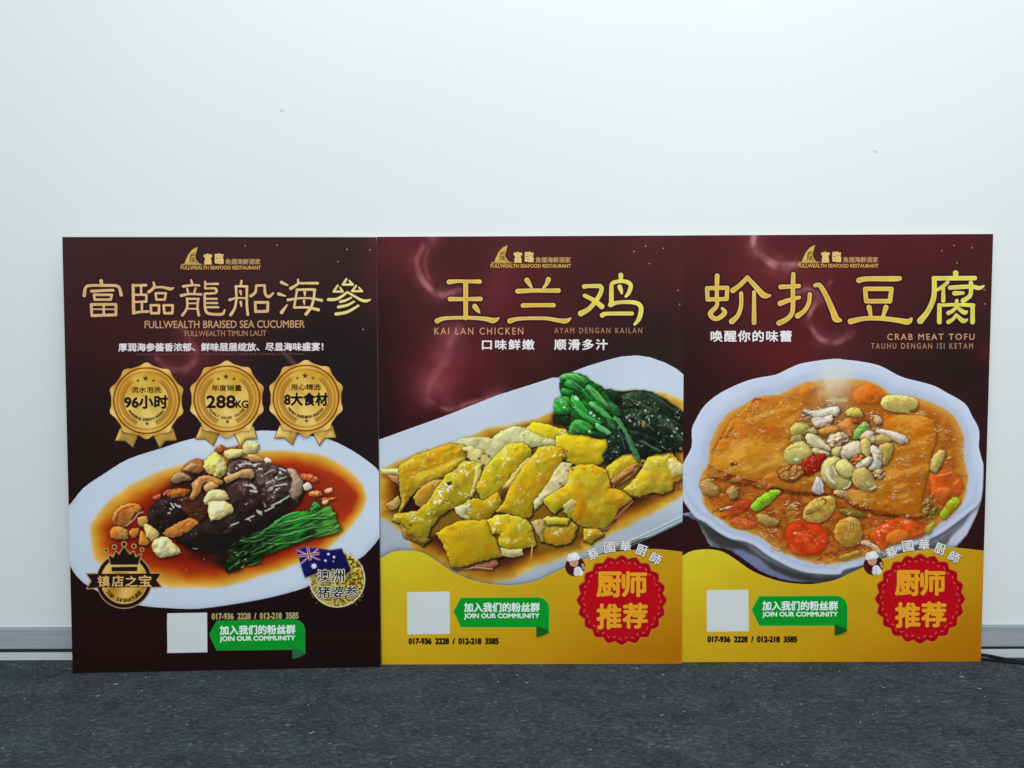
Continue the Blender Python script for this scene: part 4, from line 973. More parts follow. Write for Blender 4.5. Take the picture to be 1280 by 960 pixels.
for k_, L_ in (('P', ((420, 350, 9, 3), (300, 420, 7, 4), (600, 610, 6, 3), (700, 500, 5, 6), (1150, 560, 5, 7), (1000, 500, 4, 5), (900, 760, 6, 2))), ('Q', ((560, 600, 8, 8), (430, 560, 6, 6), (480, 800, 8, 4), (420, 320, 8, 3), (1000, 480, 7, 5), (120, 520, 5, 6))), ('O', ((700, 330, 10, 5), (880, 420, 7, 6), (1100, 330, 6, 4), (600, 260, 6, 3)))):
    for x, y, rx, ry in L_:
        cx, cy = pt(k_, x, y); sl = po.win(cx-20, cy-16, cx+20, cy+16); X, Y = po.X[sl], po.Y[sl]
        a_ = .42*np.exp(-((X-cx)/rx)**2-((Y-cy)/ry)**2)*(.4+1.2*fbm(X/5, Y/5, int(x), 2))*(po.img[sl][..., 0] > 140)
        po.put(sl, a_, (178, 104, 10))
# kai lan
kl = po.new('kai_lan', dish)
LEAF = 'K: 500,310 560,345 660,350 780,340 900,343 1000,380 1140,460 1230,530 1262,560 1262,860 1140,882 1050,900 900,925 850,960 780,900 700,902 600,960 520,925 560,860 575,780 620,680 640,600 620,450'
po.piece(pts(LEAF), (22, 30, 22), kl, puff=5, nz=2.0, nsc=6, light=.7, mottle=.5, shadow=.5, streak=(R(35), 16, 3.5, .8), seed=12)
for q, c, a_ in (('520,330 660,350 720,420 720,530 600,440', (24, 38, 24), 40), ('900,343 1010,380 1140,460 1250,545 1200,610 1060,520 960,430', (24, 34, 24), 38), ('700,385 860,350 1000,400 1090,520 960,570 800,500 720,470', (36, 52, 34), 25),
               ('580,700 700,640 760,760 790,895 680,892 560,830', (28, 48, 32), 60), ('700,520 860,520 1000,620 1070,745 900,725 760,640', (26, 42, 28), 38), ('760,700 900,735 1050,820 1110,885 900,915 820,860', (22, 34, 24), 25),
               ('1000,560 1150,600 1250,700 1255,845 1140,765 1040,660', (34, 50, 36), 48), ('520,930 560,860 640,860 700,900 610,950 560,965', (18, 28, 20), 10), ('1060,740 1160,770 1250,850 1150,880 1080,850', (20, 30, 22), 30)):
    po.piece(pts('K: '+q), c, kl, puff=5, nz=.9, nsc=4, light=1.0, mottle=.35, shadow=.5, shr=2, streak=(R(a_), 12, 2.6, 1.1), edge=(78, 104, 74), ew=.5, spec=.7, sp_t=.52, sp_sc=1.6, smooth=2)
for q in ('690,400 780,420 900,480 1010,520', '930,560 1040,600 1140,680 1230,780', '640,660 690,760 720,860', '760,560 880,620 980,700', '980,370 1090,470 1220,560', '1090,590 1160,690 1240,790', '870,790 950,830 1040,880'):
    po.line([p+(.42,) for p in catmull(pts('K: '+q), 4)], (112, 138, 98), kl, .7, .7)
po.shreds(pts('K: 690,400 860,370 1000,470 1150,600 1230,760 1150,790 1000,640 900,560 780,520 700,480'), 34, [(96, 120, 84), (150, 165, 130), (200, 205, 180)], (1, 3), (.3, .6), (-.3, 1.2), kl, 4, .6)
po.spots([pt('K', 885, 632)+(2.6,), pt('K', 880, 655)+(1.6,), pt('K', 1215, 860)+(2.2,), pt('K', 712, 455)+(1.3,)], (176, 128, 92), None, .8)
po.spots([pt('K', x, y)+(q,) for x, y, q in ((1180, 680, 1.4), (1135, 745, 1.2), (1230, 725, 1.0), (660, 745, 1.0), (660, 680, .8), (905, 520, 1.3), (1100, 605, 1.2), (1040, 800, .8), (960, 570, 1.1))], (220, 226, 214), None, .85)
GS = 'K: 140,235 180,190 280,190 370,210 420,260 520,310 580,420 690,520 670,600 590,620 600,700 580,772 440,752 320,732 215,712 225,620 250,580 105,545 98,420 150,400 140,330'
po.piece(pts(GS), (20, 82, 26), kl, puff=5, nz=1, nsc=5, mottle=.3, shadow=.3, streak=(R(42), 18, 3, .9))
for s, c in (('K: 120,560 220,560 225,640 160,640 110,600', (22, 44, 20)), ('K: 138,240 180,192 290,196 390,262 360,292 260,258', (70, 156, 66)), ('K: 200,250 240,248 350,340 330,356 190,300', (44, 134, 48)), ('K: 260,270 380,285 340,340', (16, 70, 20)),
             ('K: 380,300 430,308 580,460 605,525 470,470 370,350', (72, 148, 70)), ('K: 330,350 380,330 480,470 590,540 560,560 400,450', (28, 104, 34)), ('K: 165,318 255,345 240,392 158,360', (36, 122, 42)), ('K: 98,420 220,402 232,500 105,540', (58, 146, 52)),
             ('K: 100,500 230,490 225,550 110,550', (40, 116, 44)), ('K: 240,400 290,388 420,560 530,620 470,650 350,590 250,480', (40, 140, 46)), ('K: 400,450 460,450 590,570 615,612 540,582 420,490', (58, 142, 62)), ('K: 235,480 330,590 450,650 440,690 330,620 240,560', (22, 88, 30)),
             ('K: 218,705 250,622 330,600 430,660 400,720 230,725', (58, 148, 58)), ('K: 300,720 430,700 560,760 440,755', (18, 66, 24)), ('K: 455,630 500,640 600,720 570,745 480,690', (104, 172, 104)), ('K: 560,600 650,600 640,680 600,690', (40, 92, 44)), ('K: 540,440 650,480 690,560 620,560', (40, 88, 44))):
    po.piece(pts(s), c, kl, puff=3, light=.9, nz=.3, shadow=.6, shr=2.0, smooth=2, rough=.8, streak=(R(42), 22, 2.0, 1.3), edge=tuple(min(255, int(z*1.08+8)) for z in c), ew=.6, spec=.35, sp_t=.54)
po.spots([pt('K', x, y)+(q,) for x, y, q in ((285, 405, 2.4), (300, 418, 1.6), (415, 540, 2.0), (440, 565, 1.6), (180, 490, 1.6), (405, 705, 1.6), (490, 590, 1.0), (150, 440, 1.2))], (228, 240, 220), None, .85)
for s in ('K: 150,245 200,205 290,205 370,235', 'K: 245,250 345,335', 'K: 400,310 460,350 560,470', 'K: 245,420 300,500 400,580 500,625', 'K: 420,460 520,520 600,590', 'K: 235,690 270,640 340,620'):
    po.line([p+(.5,) for p in catmull(pts(s), 4)], (150, 214, 140), None, .7, .7)
po.piece(pts('K: 615,590 665,588 740,700 800,820 855,955 815,962 770,850 700,700'), (64, 122, 70), kl, puff=2, shadow=.6, edge=(110, 160, 110), ew=.8, streak=(R(62), 20, 2, .4))
po.line([p+(.7,) for p in catmull(pts('K: 850,790 930,830 1030,885'), 4)], (92, 124, 88), kl, .8, .8)
po.photo(po.under(dish), sauce)
wave(po, 0, 0, 0); sb = seal(po, 0, 0)
it = banner(po, 0, 0)
tile = po.new('white_tile'); po.fill([(508.8, 740), (562.2, 739.2), (562.6, 792.2), (509.2, 793)], (208, 214, 212), tile)
tl_ = po.new('title_lettering')
strokes(po, '''
T4: ~195,160,28 300,150,20 430,153,20 545,155,24; 385,160,28 385,570,26; ~205,355,26 380,355,22 555,353,25; ~490,440,30 520,480,24 545,510,9; ~60,605,30 150,575,21 400,568,20 600,580,24 700,600,30 765,572,9
T4: ~1085,140,30 1115,185,22 1140,225,12; ~1330,130,28 1310,180,22 1275,225,14; ~980,265,28 1150,258,23 1280,258,23 1445,258,26; ~1040,428,26 1200,424,23 1390,425,24; ~890,605,30 1000,580,21 1280,575,20 1450,600,24 1530,605,28 1585,575,9
T4: ~1740,212,26 1800,206,22 1920,206,24; ~1920,206,24 1938,230,25 1925,290,25 1870,380,25 1790,470,26 1700,520,32; ~1745,315,22 1850,370,25 1940,440,30; 2158,82,28 2158,130,22; ~2050,400,27 2050,260,25 2062,175,23 2160,150,21 2240,165,24 2272,205,24 2250,280,23 2215,325,15; ~2145,215,26 2160,255,22 2170,290,12; ~2040,420,28 2120,395,21 2270,390,23 2360,412,25 2390,470,27 2365,580,25 2315,645,15; ~1945,540,27 2000,522,22 2285,520,23
''', tl_, gold_title((236, 200, 140), (214, 174, 52), (220, 214, 64), 690, 800), outline=1.4)
parts = po.build(board)
lettering(po, it[1], 'banner_lettering', parts[it[0]]); seal_text(po, 0, 0, parts[sb])
lettering(po, [('017-936  2228  /  012-218  3585', (511.2, 797.8, 622.9, 804.8), (26, 18, 8), .62, 0, None)], 'phone_lettering', po.root)
lettering(po, [('KAI LAN CHICKEN', (543, 409.6, 654, 418.2), (196, 146, 106), .14, 0, None), ('AYAM DENGAN KAILAN', (693, 409.6, 802.5, 416.6), (180, 122, 90), .08, 0, None),
               ('口味鲜嫩', (602.8, 424.6, 667.8, 437), (232, 226, 226), .4, 0, None), ('顺滑多汁', (693, 424.2, 759.4, 437.2), (232, 226, 226), .4, 0, None)], 'subtitle_lettering', po.root, each=True)

# ======================================================== poster 3: crab meat tofu
po = Poster(.610819, -.023207, -.00014444, .018541,
            'maroon poster of orange crab meat tofu in a scalloped white bowl, beside the black cable')
def bg3(X, Y):
    t = np.clip((Y-295)/350, 0, 1)[..., None]
    im = np.array([76, 27, 30.])*(1-t)+np.array([44, 18, 20.])*t
    im = im+0*X[..., None]
    im = glow(im, X, Y, 1200, 450, 90, 80, (38, 25, 25), .9); im = glow(im, X, Y, 1120, 460, 60, 40, (46, 24, 25), .6); im = glow(im, X, Y, 860, 470, 40, 120, (40, 20, 22), .7)
    im = glow(im, X, Y, 960, 325, 60, 40, (104, 32, 38), .6); im = glow(im, X, Y, 1010, 380, 90, 50, (100, 28, 34), .6); im = glow(im, X, Y, 985, 445, 60, 25, (98, 26, 30), .7)
    im = glow(im, X, Y, 1060, 440, 40, 20, (76, 38, 42), .6); im = glow(im, X, Y, 1236, 440, 18, 14, (100, 22, 28), .6); im = glow(im, X, Y, 1225, 340, 26, 60, (68, 32, 30), .5)
    im = im*(.88+.24*fbm(X/45, Y/45, 15, 3))[..., None]
    im = smoke(im, X, Y, [(943, 290, .8), (942, 306, 1), (950, 318, 1.4), (965, 329, 2), (982, 333, 2.4), (998, 330, 1)], (188, 126, 130), .68, 2.4)
    im = smoke(im, X, Y, [(995, 366, .6), (1010, 362, .8), (1024, 372, 1), (1016, 384, 1), (1011, 398, 1), (1016, 412, 1.2), (1026, 424, 1.4), (1040, 428, 1.8), (1054, 424, 1.8), (1066, 416, 1.6)], (176, 112, 116), .6, 2.0)
    im = smoke(im, X, Y, [(1038, 352, .6), (1028, 366, .8), (1016, 384, .8)], (150, 80, 84), .45, 2)
    return im
u, v, BX, BY, nu, nv = bg_points(po); board = make_board(po, bg3(BX, BY), BX, BY, u, v, nu, nv)
po.img[:] = bg3(po.X, po.Y)
dots(po, [(1177.3, 313.3), (1192, 306.5), (1215, 309.6), (1196, 328.6), (1230.3, 362), (1231, 379.9)])
logo(po, 384.2, -.2)
dish = po.new('dish_picture')
BOD = pts('C: 90,380 130,450 200,580 250,660 420,690 560,800 700,880 880,935 1050,946; px: 1060,728; D: 600,800 900,700 1000,660 1080,560 1150,420 1192,300 1100,300 500,500')
po.piece(BOD, (128, 130, 146), dish, puff=8, nz=.1, light=.5, shadow=.4, mottle=.06)
po.fill(pts('C: 130,440 230,500 400,600 520,640 640,740 760,800 900,860 1100,905; px: 1060,722 1060,730; C: 1050,945 900,925 740,850 620,740 500,690 330,670 230,600'), (62, 58, 60), dish, aa=4)
po.fill(pts('C: 400,690 470,690 600,760 720,850 900,920 1000,935 880,938 700,885 560,800'), (112, 122, 160), dish, aa=2.5)
po.fill(pts('D: 1192,300 1150,420 1080,560 990,660 900,690 940,600 1060,480 1130,360'), (196, 198, 216), dish, aa=2)
po.fill(pts('D: 640,690 760,660 860,620 960,540 930,620 860,690'), (100, 96, 104), dish, aa=3)
RIM = pts('A: 15,905 90,760 92,620 130,530 200,420 330,320 500,240 620,205 760,180 850,140 950,95 1080,70 1200,55 1280,53; B: 80,57 200,70 340,95 420,125 500,170 580,205 700,235 820,270 920,325 1020,380 1080,430 1120,510 1165,590 1180,660 1175,760 1200,860 1212,925; D: 1195,290 1100,390 1000,470 880,555 800,595 700,640 560,690 420,740 260,810 100,850; C: 1280,885 1150,885 1000,870 880,830 760,770 680,720 600,660 520,625 400,600 290,540 200,470 120,430 60,350 10,270; px: 847,605')
P = np.asarray(catmull(RIM, 3, True)); sl = po.win(*P.min(0), *P.max(0)); X, Y = po.X[sl], po.Y[sl]; d = poly_sd(P, X, Y)
SO = pts('A: 215,905 230,760 250,690 300,590 380,490 480,430 560,390 640,350 760,340 860,300 960,250 1100,220 1280,205; B: 60,213 220,215 340,245 420,290 480,340 560,350 680,365 800,400 900,450 980,510 1030,600 1060,700 1055,800 1070,900 1085,970; D: 1092,80 1085,180 1060,290 980,400 880,470 780,545 640,600 430,680 250,750 100,790 0,805; C: 1200,805 1060,800 920,750 820,715 730,660 640,590 520,545 400,510 330,450 260,410 190,330 170,230 152,160 175,60')
Q2 = np.asarray(catmull(SO, 3, True)); ds = poly_sd(Q2, X, Y)
t = np.clip(d/16, 0, 1); low = sstep(570, 640, Y)
C = np.array([194, 204, 226.])*(1+.02*np.sin(t*3.2)+.05*(fbm(X/30, Y/30, 4, 2)-.5))[..., None]
C = C*(1-.06*sstep(14, 2, -ds)*(1-low))[..., None]
C = C+(np.array([214, 218, 232.])-C)*(.75*np.exp(-((d-1.5)/1.6)**2)*(1-.4*low))[..., None]
C = C*(1-.30*low*np.exp(-((d-.2)/1.4)**2))[..., None]
C = C+(np.array([168, 174, 202.])-C)*(low*.6*np.exp(-((d-9)/3.5)**2))[..., None]
po.img[sl] *= 1-(.4*np.exp(-np.maximum(-d, 0)/3)*(d < .3)*low)[..., None]
po.put(sl, sstep(-.6, .6, d), C, dish)
sauce = po.new('sauce', dish)
e = np.clip(ds/5, 0, 2.99); ramp = np.array([[208, 176, 120], [206, 142, 58], [190, 112, 32], [174, 92, 24.]]); i0 = e.astype(int); fr = (e-i0)[..., None]
C = ramp[i0]*(1-fr)+ramp[i0+1]*fr
q = fbm(X/9, Y/7, 41, 3)
C = C+(np.array([204, 138, 42.])-C)*(.6*sstep(.45, .65, q))[..., None]
C = C+(np.array([128, 56, 16.])-C)*(.7*sstep(.5, .3, q)*sstep(585, 625, Y)*sstep(2, 9, ds))[..., None]
C = C+(np.array([178, 66, 16.])-C)*(.5*sstep(.45, .62, fbm(X/16, Y/12, 43, 2))*sstep(590, 630, Y)*sstep(4, 12, ds))[..., None]
po.put(sl, sstep(-1.6, 2.2, ds), C); po.lab[sl] = np.where(ds > -.5, sauce, po.lab[sl])
low_zone = pts('C: 190,190 300,110 480,180 800,240 1060,260 1240,300; D: 100,330 330,390 640,430 740,300 800,260 1040,280 900,450 640,590 250,740 0,790; C: 1060,790 820,700 640,570 420,490 250,370')
po.shreds(low_zone, 330, [(214, 164, 88), (196, 130, 50), (226, 190, 140), (170, 90, 28), (206, 110, 60), (140, 80, 30)], (2, 7), (.35, .8), (-.9, .9), sauce, 2, .6, .25)
po.shreds(low_zone, 60, [(216, 170, 90), (198, 120, 40), (150, 76, 24), (226, 196, 150)], (6, 14), (.5, 1.2), (-.6, .7), sauce, 5, .5, .3)
right_zone = pts('B: 830,560 960,520 1040,650 1040,880 900,780 840,700')
po.shreds(right_zone, 60, [(214, 164, 80), (180, 110, 30), (220, 180, 120)], (2, 6), (.35, .7), (-.6, .9), sauce, 7, .5, .2)
pc = lambda s, c, nm, **k: po.piece(pts(s), c, po.new(nm, dish), **k)
TF = dict(puff=4, light=.5, nz=.35, nsc=6, mottle=.14, spec=.35, sp_sc=1.6, sp_t=.54, shadow=.4)
# tofu slabs with their browned sides
pc('C: 235,15 330,40 420,80 560,120 700,155 830,190 1070,225 1075,250 830,225 560,172 400,142 250,100 228,62', (138, 56, 14), 'tofu_slab', puff=3, nz=1, nsc=3, mottle=.3, spec=.3)
pc('A: 250,895 262,830 300,720 340,680 400,560 470,500 560,400 640,368 760,358 900,380 1000,420 1100,480 1200,560 1280,700; px: 1050,590; C: 1240,225 1050,228 830,200 700,168 560,130 430,90 300,45', (200, 124, 26), 'tofu_slab', col2=(184, 100, 18), **TF)
po.piece(pts('A: 440,760 700,700 820,830 700,960; C: 560,90 420,50 260,20; A: 280,860'), (202, 134, 32), None, puff=3, shadow=0, aa=6, light=.3)
pc('D: 100,240 200,320 330,372 440,392 640,422 705,402 720,420 640,440 430,412 320,392 190,345 95,270', (128, 50, 14), 'tofu_slab', puff=3, nz=1, nsc=3, mottle=.3, spec=.3)
pc('B: 400,520 480,500 560,500 700,505 820,560 832,700 800,800 775,930; D: 772,60 742,180 722,300 705,402 640,420 440,390 330,370 200,320 100,240 130,200 250,200; B: 400,960 470,760 420,640', (200, 126, 28), 'tofu_slab', col2=(184, 102, 18), **TF)
po.piece(pts('B: 640,620 760,590 810,700 780,780 660,740'), (196, 110, 16), None, puff=3, shadow=0, aa=6, light=.3)
po.spots([(915.5+x, 580.6+y, q) for x, y, q in ((0, 0, 2.6), (4, -1, 2.2), (8, .5, 1.8))], (92, 26, 14), None, .85); po.spots([(919, 579, 1.2), (924, 581, 1.4)], (236, 214, 196), None, .85)
for s in ('A: 320,690,10 380,680,12 420,600,8', 'A: 580,400,8 600,380,12 650,380,8', 'D: 380,380,14 430,390,10', 'D: 560,400,9 690,425,9', 'A: 250,800,7 300,730,7'):
    key, *t = s.split(); K = key[:-1]; po.line([pt(K, *[float(z) for z in k.split(',')[:2]])+(float(k.split(',')[2])/6.4,) for k in t], (140, 58, 18), None, 1.2, .75)
# carrots
CR = dict(puff=4, light=.5, nz=.3, nsc=6, mottle=.2, spec=.3, shadow=.35, aa=1.3)
pc('A: 950,310 1020,255 1110,275 1060,335 965,350', (212, 112, 24), 'carrot_slice', **{**CR, 'shadow': .1, 'aa': 2.5})
pc('B: 165,350 200,290 300,262 390,290 430,350 390,400 300,418 200,402', (214, 104, 20), 'carrot_slice', **{**CR, 'shadow': .2, 'aa': 1.5})
po.line([p+(.6,) for p in catmull(pts('B: 255,370 270,340 310,330 350,350 350,385 300,400'), 4, True)], (226, 140, 50), None, 1, .6)
pc('C: 850,520 900,470 1000,450 1130,490 1190,560 1170,650 1110,720 980,735 880,700 850,620', (212, 56, 14), 'carrot_slice', edge=(196, 44, 12), **{**CR, 'spec': .5})
po.line([p+(.7,) for p in catmull(pts('C: 910,555 960,550 1000,610 1040,660'), 4)], (236, 120, 60), None, .9, .6); po.spots([pt('C', 915, 552)+(1.4,), pt('C', 930, 552)+(1.2,)], (250, 226, 210), None, .9)
pc('C: 320,420 440,310 540,270 562,310 500,380 400,425', (200, 70, 20), 'carrot_slice', **CR); pc('C: 400,455 470,430 570,450 602,500 520,520 430,500', (212, 74, 30), 'carrot_slice', edge=(226, 120, 60), **CR)
pc('C: 320,360 400,335 420,345 330,372', (230, 190, 160), 'crab_shred', puff=2)
pc('D: 300,560 420,470 520,430 650,450 745,520 730,582 600,612 450,645 420,700 340,620', (210, 74, 18), 'carrot_slice', **{**CR, 'spec': .6})
po.piece(pts('D: 430,580 470,540 560,525 620,560 600,600 500,640 440,625'), (222, 112, 34), None, puff=3, shadow=.2, aa=1.6)
po.spots([pt('D', x, y)+(q,) for x, y, q in ((415, 500, 1.6), (440, 495, 1.5), (370, 545, 1.4), (590, 465, 1.6), (375, 570, 1.2), (610, 455, 1.2))], (246, 208, 186), None, .85)
pc('D: 785,90 900,45 1000,85 1052,180 1000,250 960,285 880,322 800,250 788,170', (212, 86, 24), 'carrot_slice', **CR)
po.piece(pts('D: 820,210 900,180 965,200 960,250 880,290'), (216, 104, 40), None, puff=3, shadow=.2, aa=1.5)
for s in ('D: 840,90 900,85 960,60', 'D: 980,160 1010,130 1020,120'): po.line([p+(.8,) for p in catmull(pts(s), 4)], (238, 170, 130), None, .8, .85)
# scallions
GN = dict(puff=4, light=.8, nz=.2, mottle=.08, shadow=.5)
pc('C: 560,330 680,232 770,205 802,225 762,270 660,352 600,377', (128, 200, 34), 'scallion', edge=(190, 226, 110), ew=1.0, streak=(R(-38), 20, 3, .3), **GN)
po.spots([pt('C', 782, 228)+(2.0,)], (176, 170, 110), None, .7)
pc('D: 865,400 960,268 1022,285 1000,332 905,437', (158, 196, 26), 'scallion', edge=(190, 210, 60), ew=1.2, **GN)
pc('D: 60,365 170,362 272,400 240,427 100,400', (118, 112, 36), 'scallion', **GN); pc('D: 60,742 200,690 212,722 80,765', (168, 160, 56), 'scallion', **GN)
pc('D: 740,520 800,470 820,480 790,560 760,570', (160, 170, 60), 'scallion', **{**GN, 'shadow': .2}); pc('D: 720,320 760,250 800,260 790,320 840,350 830,430 740,430', (130, 104, 44), 'mushroom', nz=2, nsc=3, mottle=.4, spec=.4, shadow=.3)
# mushrooms
MU = dict(puff=6, light=.75, nz=.2, nsc=6, mottle=.12, shadow=.55, shr=2.2, rough=.9, grow=.8, aa=1.0, edge=(160, 124, 66), ew=.8, spec=.55, sp_t=.55)
mush = lambda s, c=(206, 188, 108), **k: pc(s, tuple(z*.94 for z in c), 'mushroom', **{**MU, **k})
mush('B: 390,400 430,360 540,348 660,370 682,430 620,475 480,470 410,440', (216, 192, 100), edge=(228, 210, 140), ew=1.2)
po.spots([pt('B', 445, 408)+(1.8,), pt('B', 605, 432)+(1.6,)], (150, 130, 60), None, .6)
mush('C: 160,165 210,130 310,190 292,250 200,240', (196, 160, 84)); mush('C: 610,410 680,408 790,460 762,490 660,480', (186, 158, 84))
mush('B: 790,940 800,860 850,790 902,795 880,870 835,960', (212, 186, 104)); mush('C: 380,200 440,180 460,260 400,270', (190, 160, 100), nz=1)
mush('C: 985,410 1040,310 1150,260 1220,268 1242,330 1200,412 1120,462 1020,457', (208, 178, 80), edge=(226, 204, 130), ew=1.0)
for s in ('C: 1135,275 1168,292 1150,325', 'C: 1010,400 1040,396 1075,376'): po.line([p+(.9,) for p in catmull(pts(s), 4)], (72, 44, 20), None, .8, .85)
po.piece(pts('C: 1000,350 1075,315 1120,325 1130,360 1085,380 1010,385'), (194, 166, 78), None, puff=3, shadow=.25, aa=1.4)
mush('D: 20,540 60,460 150,425 215,465 240,560 200,640 120,662 42,612', (200, 152, 56), edge=(222, 184, 90), ew=1.2)
for s in ('D: 145,470 150,540', 'D: 165,470 175,520'): po.line([p+(.7,) for p in pts(s)], (130, 84, 24), None, .8, .7)
pc('D: 225,640 260,605 340,640 400,710 370,725 300,660', (220, 188, 160), 'crab_shred', puff=3, edge=(236, 214, 196))
sl = po.win(855, 450, 1230, 722); X, Y = po.X[sl], po.Y[sl]; ds = poly_sd(Q2, X, Y)
zone = np.maximum(sstep(585, 608, Y-.12*(X-900)*(X < 1010)), sstep(1176, 1192, X+.1*(Y-520)))*sstep(0, 3, ds)
n1 = fbm(X/7, Y/5, 91, 3)
po.put(sl, zone*(.06+.30*sstep(.5, .68, n1)), (176, 92, 24)); po.put(sl, zone*.20*sstep(.62, .74, fbm(X/4.5, Y/3.5, 95, 3)), (88, 40, 14))
po.put(sl, .30*sstep(1, 3, ds)*sstep(13, 5, ds)*sstep(.4, .6, fbm(X/8, Y/8, 97, 2)), (204, 132, 44))
po.shreds(low_zone, 46, [(216, 176, 110), (228, 198, 160), (206, 140, 70)], (3, 8), (.35, .8), (-.7, .7), None, 17, .6, .3)
# the heap in the middle
HEAP = pts('H: 330,100 520,20 700,-60 860,80 980,180 1140,260 1160,560 1120,720 860,700 560,560 420,480 330,380 300,220')
hp = po.new('crab_heap', dish)
po.fill(HEAP, (160, 104, 46), hp, aa=9)
po.shreds(HEAP, 150, [(230, 210, 192), (214, 180, 150), (200, 140, 80), (236, 222, 206), (206, 160, 110), (120, 62, 26)], (2, 7), (.5, 1.1), (-.7, .8), None, 11, .85, .5)
hs = lambda s, c, nm='mushroom', **k: pc(s, tuple(z*.93 for z in c), nm, **{**MU, **k})
hs('H: 340,95 480,110 600,80 700,75 690,150 560,170 480,200 430,150', (226, 214, 194), 'crab_shred', streak=(R(-12), 14, 1.6, .8), puff=3)
hs('H: 440,190 560,170 640,150 620,230 480,270', (218, 200, 180), 'crab_shred', streak=(R(-12), 10, 1.6, .8), puff=3, spec=.5)
hs('H: 500,310 580,270 620,250 760,290 600,370', (206, 130, 46), 'crab_shred', nz=1.2, spec=.3)
hs('H: 590,380 680,330 790,320 800,400 740,430 640,480', (220, 186, 152), 'crab_shred', nz=1.6, nsc=3, spec=.6)
hs('H: 700,250 840,170 880,260 840,360 790,340', (212, 124, 56), 'carrot_slice'); hs('H: 840,165 960,165 1000,210 940,215 860,220', (206, 78, 16), 'carrot_slice')
hs('H: 785,100 850,80 920,95 950,165 800,160', (216, 190, 84)); hs('H: 1060,160 1120,170 1140,230 1080,240', (224, 190, 140), spec=.4)
hs('H: 850,380 880,300 960,225 1005,250 1000,300 920,385', (134, 190, 84), 'scallion', streak=(R(-50), 14, 2.4, .4))
hs('H: 920,380 990,310 1050,330 1040,400 960,440', (228, 196, 172), 'crab_shred', nz=1.2); hs('H: 1080,310 1120,290 1280,330 1370,370 1390,420 1330,430 1200,370', (226, 204, 186), 'crab_shred', edge=(236, 220, 206))
hs('H: 1040,370 1160,350 1240,400 1180,440 1040,430', (196, 166, 90)); hs('H: 1120,450 1240,440 1230,580 1160,640 1120,560', (210, 176, 84), mottle=.12)
hs('H: 220,300 250,250 320,232 400,260 370,340 250,355', (198, 182, 88), puff=7); hs('H: 400,290 460,275 485,330 440,350', (196, 176, 100))
hs('H: 240,370 330,350 360,420 300,450 240,430', (176, 152, 90), nz=1); po.spots([pt('H', 345, 395)+(2, ), pt('H', 215, 390)+(1.6,)], (110, 66, 24), None, .7)
hs('H: 160,550 190,480 260,440 340,420 420,480 442,545 380,600 280,640 190,620', (204, 188, 104), puff=8, edge=(176, 150, 70), ew=1.2)
po.line([p+(.7,) for p in catmull(pts('H: 200,500 260,470 320,470'), 4)], (120, 92, 40), None, 1.0, .6); po.spots([pt('H', 290, 590)+(2.0,), pt('H', 270, 592)+(1.6,)], (236, 226, 190), None, .75)
hs('H: 370,360 450,340 610,470 615,510 500,480 420,450', (220, 206, 156), edge=(190, 150, 90), streak=(R(40), 16, 2, .4)); hs('H: 440,480 540,510 620,540 570,570 470,540', (214, 196, 150))
hs('H: 640,500 730,470 730,560 660,570', (206, 188, 116)); hs('H: 750,470 860,410 950,440 940,530 820,580 740,580', (220, 200, 168), puff=6)
hs('H: 930,410 1000,400 1030,470 1000,570 940,520', (220, 198, 104)); hs('H: 1030,480 1080,470 1130,560 1110,690 1050,700 1010,680 1060,600', (226, 214, 190), edge=(236, 226, 206))
hs('H: 830,600 900,550 960,570 900,630 860,650', (198, 100, 46), 'crab_shred', nz=2, nsc=2.5, spec=.5); hs('H: 870,670 950,600 1010,570 1040,590 1000,660 920,690', (218, 206, 170), spec=.9, sp_t=.5)
hs('H: 340,640 420,570 560,545 560,590 520,690 440,740 370,745', (164, 34, 14), 'crab_claw', puff=4, spec=.5, edge=(120, 20, 10), streak=(R(-40), 12, 2, .6))
hs('H: 90,740 140,680 260,650 340,670 350,740 250,805 150,795', (190, 128, 62), 'crab_shred', puff=4, edge=(110, 36, 16), ew=1.6, nz=1.4, nsc=2.4, spec=.5)
po.shreds(pts('H: 130,740 260,690 320,720 250,790 160,780'), 14, [(226, 196, 150), (200, 150, 90)], (2, 5), (.4, .7), (-.4, 1), None, 9, .8)
hs('H: 440,900 470,800 500,770 540,800 555,920 490,940', (206, 192, 190), 'crab_shred', streak=(R(80), 14, 1.8, 1.0), puff=3)
hs('H: 530,700 560,620 620,575 700,575 720,620 690,680 720,750 790,780 832,780 820,850 760,895 680,895 600,850 545,780', (198, 180, 108), puff=9, spec=.4, edge=(150, 116, 56), ew=1.2)
po.line([p+(1.5,) for p in catmull(pts('H: 600,690 590,730 620,790 660,820'), 4)], (240, 234, 214), None, 1.2, .8); po.line([p+(1.3,) for p in catmull(pts('H: 650,670 680,740'), 4)], (230, 220, 200), None, 1.0, .7)
po.line([p+(.8,) for p in catmull(pts('H: 690,690 730,750 800,782'), 4)], (110, 80, 36), None, .8, .7); po.line([p+(.9,) for p in catmull(pts('H: 760,885 800,870 825,820'), 4)], (240, 230, 214), None, .8, .8)
hs('H: 680,660 720,605 790,600 865,685 830,760 780,780 720,740', (214, 198, 116), puff=7)
hs('H: 845,760 870,700 930,680 1000,700 1085,860 1010,905 920,890 860,830', (202, 176, 100), puff=9, spec=.2, edge=(170, 130, 66), ew=1.1)
po.line([p+(1.0,) for p in catmull(pts('H: 1020,890 1060,875 1080,860'), 4)], (240, 228, 206), None, .8, .8); po.line([p+(.6,) for p in catmull(pts('H: 985,820 1010,845'), 4)], (240, 232, 206), None, .7, .8)
